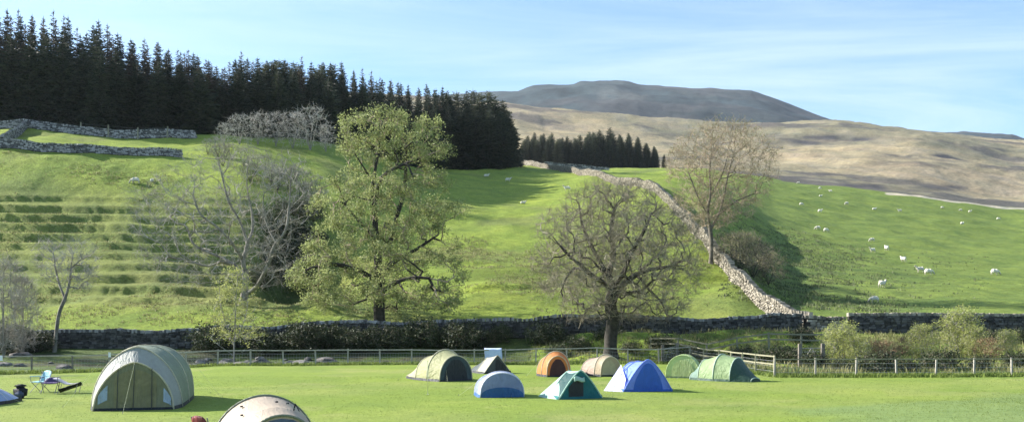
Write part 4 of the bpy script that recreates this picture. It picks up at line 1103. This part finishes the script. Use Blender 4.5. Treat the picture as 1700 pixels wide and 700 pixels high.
# 4. small grey-cream ridge tent
GC=cloth('grey_cream_fly',(.42,.40,.32),.2); SD=cloth('shaded_fly',(.07,.085,.09),.1)  # the dark cloth puts the right side's shade into its colour
def ridge(w,h,y,x0=0,n=24,pk=1.15): return [Vector((x0-w/2+w*i/n,y,h*max(0,(1-abs(1-2*i/n)**pk)))) for i in range(n+1)]
secs=[ridge(2.0,1.0,0),ridge(1.7,.85,.9),ridge(1.1,.35,1.9)]
loft_tent('ridge_tent','small cream pointed tent with shade coloured into its right side, in front of the blue towel',826,50.5,R(42),secs,GC,SD,trim=CRM,door=(.42,.8,.02,.8),doorm=DARK,panels=[GC,SD],guys=[((0,0,1.0),(.1,-1.1,0)),((0,.9,.85),(-1.6,.7,0))],sleeve=.018)
# 5. grey-blue dome
GB=cloth('grey_blue_fly',(.22,.26,.42),.15); WB=cloth('white_blue_fly',(.66,.68,.78),.3); BL=cloth('mid_blue_fly',(.035,.11,.28),.1)
secs=[hoop(0,1.66,.90,p=.76),hoop(.35,1.76,.95,p=.76),hoop(1.5,1.6,.80,p=.75),hoop(2.1,1.1,.28,p=.8)]
d=loft_tent('dome_tent','low rounded tent with a grey-blue front and a bright blue band along its foot',834,33.6,R(12),secs,GB,GB,trim=WB,door=(.06,.94,.02,.42),doorm=BL,panels=[WB,GB,GB],guys=[((0,.6,.95),(.4,-1.0,0)),((-.8,1,.5),(-1.5,1,0))],sleeve=.02,skirt=BL)
# 6. orange tent
OR=cloth('orange_fly',(.62,.25,.08),.35); OR2=cloth('tan_orange_fly',(.42,.22,.12),.25); MA=cloth('maroon_inner',(.07,.025,.025),.1)
secs=[hoop(0,1.15,1.08,p=.62,sq=1.1),hoop(.5,1.55,1.32,p=.75),hoop(1.4,1.75,1.1,p=.8),hoop(2.1,1.3,.35)]
loft_tent('dome_tent','orange tent with a dark maroon doorway, just in front of the fence',926,47,R(8),secs,OR2,OR,trim=CRM,door=(.22,.80,.02,.86,True),doorm=MA,panels=[OR,OR,OR2],guys=[((0,.5,1.32),(0,-1.0,0)),((-.8,1,.8),(-1.5,1,0)),((.8,1,.8),(1.5,1,0))],sleeve=.028)
# 7. teal tent with open porch
MI=cloth('mint_fly',(.42,.60,.52),.3); TE=cloth('teal_fly',(.015,.14,.155),.15); TE2=cloth('dark_teal_fly',(.012,.06,.06),.1)
secs=[ridge(1.75,1.03,0,pk=1.35),ridge(1.7,.98,.9,pk=1.5),ridge(1.2,.4,2.0,pk=1.6)]
te=loft_tent('porch_tent','teal tent with pale mint left side and a black open porch under a pale peak',964,32.9,R(22),secs,TE2,TE,trim=MI,door=(.22,.56,.03,.80),doorm=DARK,panels=[TE2,TE2],guys=[((0,0,1.03),(.2,-1.1,0)),((.8,.2,.3),(1.3,.0,0))],sleeve=.028,skirt=TE)
m=MB(); m.add([(-.875,0,0),(-1.05,.9,0),(-.9,1.8,0),(-.1,1.0,.96),(-.02,0,1.02)],[(0,1,3,4),(1,2,3)]); m.build('side_flap',MI,te)
m=MB(); m.grid(lambda u,v:(-.30+.42*u,-.05-.06*v,.80-.16*v+.03*math.sin(6*u)),6,3); m.build('rolled_door',MI,te,True,solid=.03)
# 8. tan dome
TN=cloth('tan_fly',(.46,.37,.25),.3); TN2=cloth('pinkish_tan_fly',(.40,.30,.24),.25)
secs=[hoop(0,1.25,1.02,p=.66),hoop(.45,1.5,1.14,p=.7),hoop(1.6,1.7,.9,p=.8),hoop(2.3,1.2,.3)]
loft_tent('dome_tent','pale tan dome tent directly below the oak trunk',1014,47.5,R(28),secs,TN2,TN,trim=CRM,door=(.12,.70,.02,.84,True),doorm=cloth('beige_door',(.50,.42,.27),.2),panels=[TN,TN2,TN2],guys=[((0,.4,1.1),(.3,-1,0))],sleeve=.025)
# 9. blue tent
BU=cloth('royal_blue_fly',(.045,.13,.52),.15,.08); PB=cloth('periwinkle_fly',(.22,.32,.78),.3); LW=cloth('lilac_white_fly',(.60,.60,.80),.3)
secs=[ridge(2.05,1.28,0,pk=1.5,x0=.10),ridge(2.2,1.18,1.0,pk=1.7),ridge(1.9,1.12,1.7,pk=1.8),ridge(1.6,.3,2.6,pk=1.8)]
bl=loft_tent('blue_tent','bright blue tent with a darker blue triangular door and a lilac-white left end',1072,36.5,R(10),secs,PB,PB,trim=PB,door=(.20,.80,.03,.90,True),doorm=BU,panels=[PB,PB,BU],guys=[((.1,0,1.28),(.3,-1.1,0)),((1.1,1,.3),(1.9,.9,0))],sleeve=.03,skirt=BU)
m=MB(); m.add([(-.95,.0,0),(-1.55,.75,0),(-1.05,1.9,0),(-.55,1.6,1.02),(-.80,.12,.50)],[(0,1,3,4),(1,2,3)]); m.build('side_porch',LW,bl)
m=MB(); m.tube([(-.80,.1,0),(-.62,.5,.95)],.02,6); m.build('porch_pole',BU,bl)
# 10. pale green tent
PG=cloth('pale_green_fly',(.50,.60,.30),.35); MG=cloth('moss_green_fly',(.14,.20,.11),.2)
secs=[hoop(0,1.7,1.16,p=.8,x0=.0),hoop(.7,1.75,1.18,p=.8),hoop(1.9,1.5,.7,p=.8),hoop(2.5,1.0,.25)]
loft_tent('dome_tent','pale lime-green dome tent between the blue tent and the darker green tent',1133,46,R(-20),secs,MG,PG,trim=PG,door=(.25,.75,.05,.8,True),doorm=cloth('lime_door',(.46,.54,.25),.3),panels=[PG,MG,MG],guys=[((0,0,1.1),(0,-1,0)),((-.8,1,.5),(-1.5,.8,0))],sleeve=.022,skirt=MG)
# 11. green tunnel tent
GT=cloth('leaf_green_fly',(.30,.40,.20),.3); DGr=cloth('forest_green_fly',(.035,.075,.055),.1); GG=cloth('grey_green_panel',(.16,.24,.20),.2)
secs=[hoop(-.25,.95,.18,p=.9),hoop(.65,1.75,1.12,p=.9),hoop(1.5,1.9,1.28,p=.85),hoop(2.4,1.6,1.0,p=.85),hoop(3.0,1.1,.35)]
gt=loft_tent('tunnel_tent','green tunnel tent with a dark green porch at its right end and a pale middle',1246,43.2,R(48),secs,GT,DGr,trim=cloth('pale_green_trim',(.5,.6,.5),.2),door=(.3,.7,.03,.75,True),doorm=cloth('deep_green_door',(.02,.045,.035),.05),panels=[DGr,GT,GT,GG],guys=[((0,.65,1.1),(.3,-.9,0)),((0,.65,1.1),(1.7,-.3,0)),((0,3,1),(-.8,3.6,0))],sleeve=.026,skirt=DGr)
# 12. pale blue tent cut by the left edge
PBL=cloth('powder_blue_fly',(.36,.46,.70),.3); 
secs=[ridge(3.2,1.25,0,pk=1.2),ridge(3.2,1.3,1.4,pk=1.2),ridge(2.4,.5,2.6,pk=1.3)]
pb=loft_tent('ridge_tent','powder-blue tent whose right corner shows at the left edge',-104,30.0,R(-6),secs,PBL,PBL,trim=WB,door=(.3,.6,.02,.8),doorm=NAVY,guys=[((1.2,0,.4),(1.9,-.5,0)),((1.2,1.4,.4),(2.0,1.5,0))],sleeve=.025,skirt=MUD)
m=MB(); m.grid(lambda u,v:(.98+.45*u,-.02-.05*v-.12*u,.40-.30*u-.14*v),6,4); m.build('flap',NAVY,pb,True,solid=.01)
m=MB(); m.grid(lambda u,v:(1.10+.50*u,-.12-.25*v,.10+.05*math.sin(7*u)+.06*v),8,4); m.build('folded_awning',WB,pb,True,solid=.03)

# thin pale pole in the grass
m=MB(); m.tube([(0,0,-.1),(.01,0,.7),(0,0,1.28)],.02,8,r1=.014); m.tube([(0,0,1.28),(0,0,1.32)],.022,8); m.box((0,0,.0),(.09,.09,.02)); o=m.build('marker_pole',mat_noise('bleached_pole',(.50,.52,.34),(.62,.64,.44),5,.7,0)); o.location=P3(710,35,0); tag(o,'thin pale pole standing in the grass in front of the cream-and-olive tent','pole')

# camp chairs
def camp_chair(px,Y,rz,c,label,back=1.0,w=.56):
    root=empty('camp_chair',P3(px,Y,0),rz); tag(root,label,'camp chair')
    m_=cloth('chair_cloth',c,.15,.15); h=w/2
    m=MB(); m.grid(lambda u,v:(-h+w*u,-.22+.44*v,.42-.05*math.sin(math.pi*u)*math.sin(math.pi*v)+.02*v),8,6); m.build('seat',m_,root,True,solid=.015)
    def bk(u,v):
        t=(u-.5)*2; top=back-(.10*abs(t)**3); z=.42+(top-.42)*v
        return (t*h*(1-.12*v*abs(t)**4), .22+.16*v+.05*(1-t*t), z)
    m=MB(); m.grid(bk,12,8); m.build('backrest',m_,root,True,solid=.02)
    for s in (-1,1):
        m=MB(); m.tube([(s*h,-.24,0),(s*h*.96,.24,.46)],.012,6); m.build('leg',POLE,root)
        m=MB(); m.tube([(s*h,.26,0),(s*h*.96,-.22,.46),(s*h,-.22,.64)],.012,6); m.build('leg',POLE,root)
        m=MB(); m.tube([(s*h*.97,.20,.44),(s*h*.97,.38,back*.97)],.012,6); m.build('back_pole',POLE,root)
        m=MB(); m.box((s*h,0,.645),(.06,.46,.02)); m.build('armrest',m_,root)
    return root
camp_chair(358,16.6,R(150),(.20,.035,.045),'maroon folding camp chair with a rounded back, beside the cream tent at the bottom edge',1.06,.42)
camp_chair(66,36.6,R(-20),(.30,.55,.66),'light blue folding camp chair on the grass left of the big tunnel tent',.86,.5)
camp_chair(84,35.8,R(15),(.085,.06,.16),'dark purple folding camp chair next to the light blue one',.62,.6)
# reclining lounger, grey cloth with dark underside
root=empty('sun_lounger',P3(110,36,0),R(8)); tag(root,'low reclining lounger in grey and black cloth, right of the purple chair','lounger')
gl=cloth('grey_cloth',(.45,.44,.50),.1)
m=MB(); m.grid(lambda u,v:(-.42+.95*u,-.26+.52*v,.60-.62*u+.42*u*u+.02*math.sin(9*u)),10,4); m.build('sling',gl,root,True,solid=.02)
m=MB(); m.grid(lambda u,v:(-.20+.85*u,-.30+.2*v,.16+.30*u-.12*v),6,3); m.build('foot_cover',DARK,root,True,solid=.04)
for (x,y) in ((-.35,-.25),(-.35,.25),(.40,-.25),(.40,.25)):
    m=MB(); m.tube([(x,y,0),(x+.1,y,.36)],.014,6); m.build('leg',WOOD,root)
# dark rucksack by the blue tent
root=empty('rucksack',P3(34,33.5,0),.3); tag(root,'dark rucksack lying on the grass between the powder-blue tent and the chairs','bag')
import bmesh
def blob(name,size,mat,parent,seed=0,loc=(0,0,0)):
    bm=bmesh.new(); bmesh.ops.create_cube(bm,size=1); bmesh.ops.bevel(bm,geom=bm.edges[:]+bm.verts[:],offset=.22,segments=3,affect='EDGES')
    for v in bm.verts: v.co=Vector((v.co.x*size[0]*(1+.15*math.sin(v.co.z*4+seed)),v.co.y*size[1],v.co.z*size[2]))
    me=bpy.data.meshes.new(name); bm.to_mesh(me); bm.free(); me.materials.append(mat); me.polygons.foreach_set('use_smooth',[True]*len(me.polygons)); o=bpy.data.objects.new(name,me); C.objects.link(o); o.parent=parent; o.location=loc; return o
blob('main_pocket',(.42,.30,.46),DARK,root,1,(0,0,.22)); blob('front_pocket',(.28,.12,.22),NAVY,root,2,(0,-.19,.16)); blob('lid',(.36,.30,.10),DARK,root,3,(0,0,.47))

# ------------------------------------------------------------------ sheep
WOOL=mat_noise('wool',(.50,.47,.38),(.72,.69,.59),9,.95,.5,.02,rand=.08); FACE=mat_noise('sheep_face',(.35,.31,.26),(.55,.50,.43),9,.9,0)
def sheep_mesh(pose,seed=0):
    "one continuous skin grown over a skeleton: body, neck, head, muzzle, ears, four jointed legs, tail"
    head={'graze':[(.56,0,.60),(.74,0,.38),(.84,0,.16),(.90,0,.06)],'up':[(.56,0,.72),(.70,0,.92),(.80,0,1.0),(.95,0,.94)],'lie':[(.56,0,.42),(.68,0,.60),(.78,0,.66),(.93,0,.60)]}[pose]
    zb=.60 if pose!='lie' else .28
    V=[(0,0,zb),(.24,0,zb),(.44,0,zb+.01),(-.24,0,zb+.01),(-.44,0,zb),(-.56,0,zb-.02)]; Rr=[.245,.235,.19,.25,.20,.07]; E=[(0,1),(1,2),(0,3),(3,4),(4,5)]
    k=len(V); V+=head; Rr+=[.14,.105,.085,.05]; E+=[(2,k),(k,k+1),(k+1,k+2),(k+2,k+3)]
    hd=Vector(head[2]); 
    for s in (-1,1): V.append((hd.x-.03,s*.13,hd.z+.03)); Rr.append(.028); E.append((k+2,len(V)-1))
    for s in (-1,1):
        if pose!='lie':
            for (x,par,kx,hk) in ((.34,2,.01,.28),(-.40,4,-.07,.30)):
                a=len(V); V+=[(x,s*.13,.40),(x+kx,s*.135,hk),(x+kx*.3,s*.135,.05),(x+kx*.3+.04,s*.135,.01)]; Rr+=[.085,.036,.028,.03]; E+=[(par,a),(a,a+1),(a+1,a+2),(a+2,a+3)]
        else:
            for (x,par) in ((.34,2),(-.36,4)):
                a=len(V); V+=[(x,s*.2,.12),(x+.16,s*.22,.05)]; Rr+=[.06,.03]; E+=[(par,a),(a,a+1)]
    me=bpy.data.meshes.new('sheep'); me.from_pydata(V,E,[]); me.update(); o=bpy.data.objects.new('tmp',me); C.objects.link(o)
    md=o.modifiers.new('s','SKIN'); md.use_smooth_shade=True
    for i,v in enumerate(me.skin_vertices[0].data): v.radius=(Rr[i],Rr[i]*(1.12 if i<5 else 1)); v.use_root=(i==0)
    o.modifiers.new('u','SUBSURF').levels=2; o.modifiers['u'].render_levels=2
    dg=bpy.context.evaluated_depsgraph_get(); dg.update(); me2=bpy.data.meshes.new_from_object(o.evaluated_get(dg)); bpy.data.objects.remove(o)
    me2.materials.clear(); me2.materials.append(WOOL); me2.materials.append(FACE)
    hx=head[1]
    for p in me2.polygons:
        c_=p.center
        face=(c_.x>hx[0]-.02 if pose!='graze' else c_.x>.70 and c_.z<.42) or (c_.z<.30 and pose!='lie')
        p.material_index=1 if face else 0
    for v in me2.vertices:
        if v.co.x<.55 and v.co.z>zb-.22: 
            n_=float(fbm(v.co.x*14+seed,v.co.y*14+v.co.z*11,2,seed)); v.co+=Vector((0,v.co.y,v.co.z-zb)).normalized()*.03*n_
    me2.name='sheep'; return me2
SM={k:sheep_mesh(k) for k in ('graze','up','lie')}
def sheep(px,y,pose,ang,label,s=1.0,Ymin=78,group='sheep grazing in the right-hand field'):
    if s>.8: s*=.88
    Y=hit(px,y,Ymin,420); o=bpy.data.objects.new('sheep',SM[pose]); C.objects.link(o); o.location=P3(px,Y,0); o.rotation_euler=(0,0,R(ang)); o.scale=(s,)*3; tag(o,label,'sheep' if s>.7 else 'lamb',group); return o
SH=[(1326,305,'graze',180,'farthest-left white sheep at the top corner of the right-hand field',1.0),(1361,314,'graze',20,'white sheep just below the top of the right-hand field, upper one of a pair',.95),(1362,326,'lie',0,'white sheep lying below the upper one of the pair near the field top',.95),
(1379,319,'up',160,'white sheep close to the right of the upper pair',1.0),(1330,341,'graze',0,'white sheep alone at the left, below the farthest-left one',1.0),(1406,340,'graze',200,'broad white sheep alone right of the upper pair',1.15),(1361,353,'up',10,'large white sheep standing above the pair near the tree shadow',1.15),
(1451,348,'lie',0,'white sheep lying in the middle of the upper field',1.1),(1494,352,'up',180,'white sheep right of the lying one in the upper field',1.1),(1564,346,'graze',0,'small white sheep near the pale wall at the field top',.9),(1595,350,'graze',180,'faint small sheep between two others near the pale wall',.85),
(1610,353,'up',0,'white sheep right of the faint small one near the pale wall',1.0),(1597,372,'lie',30,'round white sheep lying below the three near the pale wall',1.2),(1657,365,'graze',0,'white sheep farthest right near the field top',1.0),(1358,381,'graze',170,'left sheep of the close pair at the edge of the tree shadow',1.1),
(1371,385,'graze',10,'right sheep of the close pair at the edge of the tree shadow',1.1),(1448,401,'graze',190,'topmost sheep of the lower straggling group',1.05),(1449,419,'up',200,'lower left sheep of the straggling group',1.1),(1472,416,'up',90,'big white sheep in the middle of the straggling group',1.25),
(1500,435,'up',100,'upright white sheep casting a long shadow, below the middle of the group',1.25),(1528,452,'up',180,'left sheep of the low pair at the tail of the group',1.15),(1541,456,'graze',0,'right sheep of the low pair at the tail of the group, with the longest shadow',1.2),
(1464,477,'up',30,'single sheep low in the shaded part of the field',1.1),(1651,456,'graze',0,'single white sheep alone toward the right edge of the field',1.2),(1452,502,'graze',180,'dim sheep in the tree shadow just above the dark wall',.9)]
for a in SH: sheep(*a)
G_='sheep on the left slopes'
sheep(225,305,'graze',180,'white sheep grazing on the left hill below the lower grey wall',1.15,90,G_); sheep(252,304,'up',90,'white lamb right of the sheep on the left hill',.65,90,G_)
G_='sheep in the middle field'
sheep(942,317,'up',180,'white sheep in the middle field left of the slanting wall',1.3,90,G_); sheep(843,302,'up',0,'small white sheep in the middle field below the broad conifers',1.2,90,G_); sheep(807,293,'lie',0,'tiny white sheep at the top of the middle field below the broad conifers',1.2,90,G_); sheep(868,338,'lie',0,'pale sheep lying in the middle field, lowest of those there',1.0,90,G_)

# ------------------------------------------------------------------ grass one cannot count
GR1=mat_leaf('grass_blades',(.10,.15,.03),(.22,.27,.06),.35,.5); GR2=mat_leaf('rough_grass',(.13,.14,.05),(.30,.28,.13),.35,.4); GR3=mat_leaf('dark_rushes',(.07,.095,.035),(.17,.19,.09),.3,.4)
def blades(name,px,Y,h,mat,rg,label,per=5,w=.02,spread=.12,parent=None):
    k=len(px); x=X(px,Y); z=zat(px,Y); n=k*per
    bx=np.repeat(x,per)+rg.normal(size=n)*spread; by=np.repeat(Y,per)+rg.normal(size=n)*spread; bz=zxy(bx,by)-.02
    hh=np.repeat(h,per)*rg.uniform(.5,1.2,n); a=rg.uniform(0,6.28,n); ww=w*rg.uniform(.6,1.5,n)*(1+hh)
    lx=rg.normal(size=n)*hh*.35; ly=rg.normal(size=n)*hh*.35
    B=np.stack([bx,by,bz],-1); U=np.stack([np.cos(a)*ww,np.sin(a)*ww,0*a],-1); Tp=B+np.stack([lx,ly,hh],-1)
    Mid=B+np.stack([lx*.35,ly*.35,hh*.6],-1)
    V=np.stack([B-U,B+U,Mid+U*.7,Mid-U*.7,Tp],1).reshape(-1,3); i=np.arange(n)[:,None]*5
    Fq=np.concatenate([i+np.array([[0,1,2,3]]),i+np.array([[3,2,4,4]])],0)
    me=bpy.data.meshes.new(name); me.from_pydata(V.tolist(),[],[tuple(f) if f[2]!=f[3] else tuple(f[:3]) for f in Fq.tolist()]); me.materials.append(mat)
    o=bpy.data.objects.new(name,me); C.objects.link(o); tag(o,label,None,None,'stuff'); return o
rg=np.random.default_rng(9)
def ustrip(n,pa,pb,Ya,Yb): 
    Y=np.sqrt(rg.uniform(Ya**2,Yb**2,n)); return rg.uniform(pa,pb,n),Y
# longer grass under the fences
ft=[(-160,49),(0,50),(100,51.5),(182,53.5),(250,57.5),(340,60),(500,60.5),(700,61.4),(880,62.4),(1000,62.8),(1145,62.6),(1200,57),(1255,50),(1286,47.5),(1400,47.2),(1565,47.4),(1690,47.9),(1850,48.5)]
px=rg.uniform(-60,1760,7000); Y=np.interp(px,[a for a,b in ft],[b for a,b in ft])+rg.normal(size=7000)*.35
blades('grass',px,Y,rg.uniform(.08,.28,7000),GR1,rg,'longer grass growing along the foot of the fences',5,.018,.1)
px,Y=ustrip(5000,880,1720,49,73); k=Y>np.interp(px,[880,1150,1290,1720],[63.2,62.6,48.6,48.6]); px,Y=px[k],Y[k]
blades('rough_grass',px,Y,rg.uniform(.1,.45,len(px)),GR2,rg,'rough tussocky grass on the bank behind the fences',5,.02,.15)
px,Y=ustrip(30000,-60,1180,76,132); k=rg.random(len(px))<np.clip(.22+1.4*fbm(X(px,Y)/6,Y/6,4,77)-.1*bandmask(Y,90,120,4)*(px<560)+.5*bandmask(px,870,1180,30)*bandmask(Y,86,125,8),0,1); px,Y=px[k],Y[k]
blades('tussock_grass',px,Y,rg.uniform(.06,.26,len(px)),GR2,rg,'tussocks of coarse grass over the left and middle pasture',6,.035,.22)
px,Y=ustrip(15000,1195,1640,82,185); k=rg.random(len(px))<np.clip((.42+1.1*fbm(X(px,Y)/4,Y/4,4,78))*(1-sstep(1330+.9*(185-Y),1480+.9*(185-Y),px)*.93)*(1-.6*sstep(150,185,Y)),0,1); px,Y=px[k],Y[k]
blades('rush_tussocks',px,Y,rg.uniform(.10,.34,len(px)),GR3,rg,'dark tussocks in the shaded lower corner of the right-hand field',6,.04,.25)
px,Y=ustrip(12000,1080,1760,20,37); k=Y<np.interp(px,[1150,1320,1700,3000],[20,25.2,36.5,60])+fbm(X(px,Y)/2.5,Y/2.5,3,34)*2.5; px,Y=px[k],Y[k]
blades('rough_lawn_edge',px,Y,rg.uniform(.015,.05,len(px)),GR1,rg,'coarser unmown grass in the lower right corner',5,.006,.06)
px,Y=ustrip(45000,-30,1720,23,48); blades('short_grass',px,Y,rg.uniform(.02,.055,len(px)),GR1,rg,'short grass of the camping lawn',4,.005,.05)
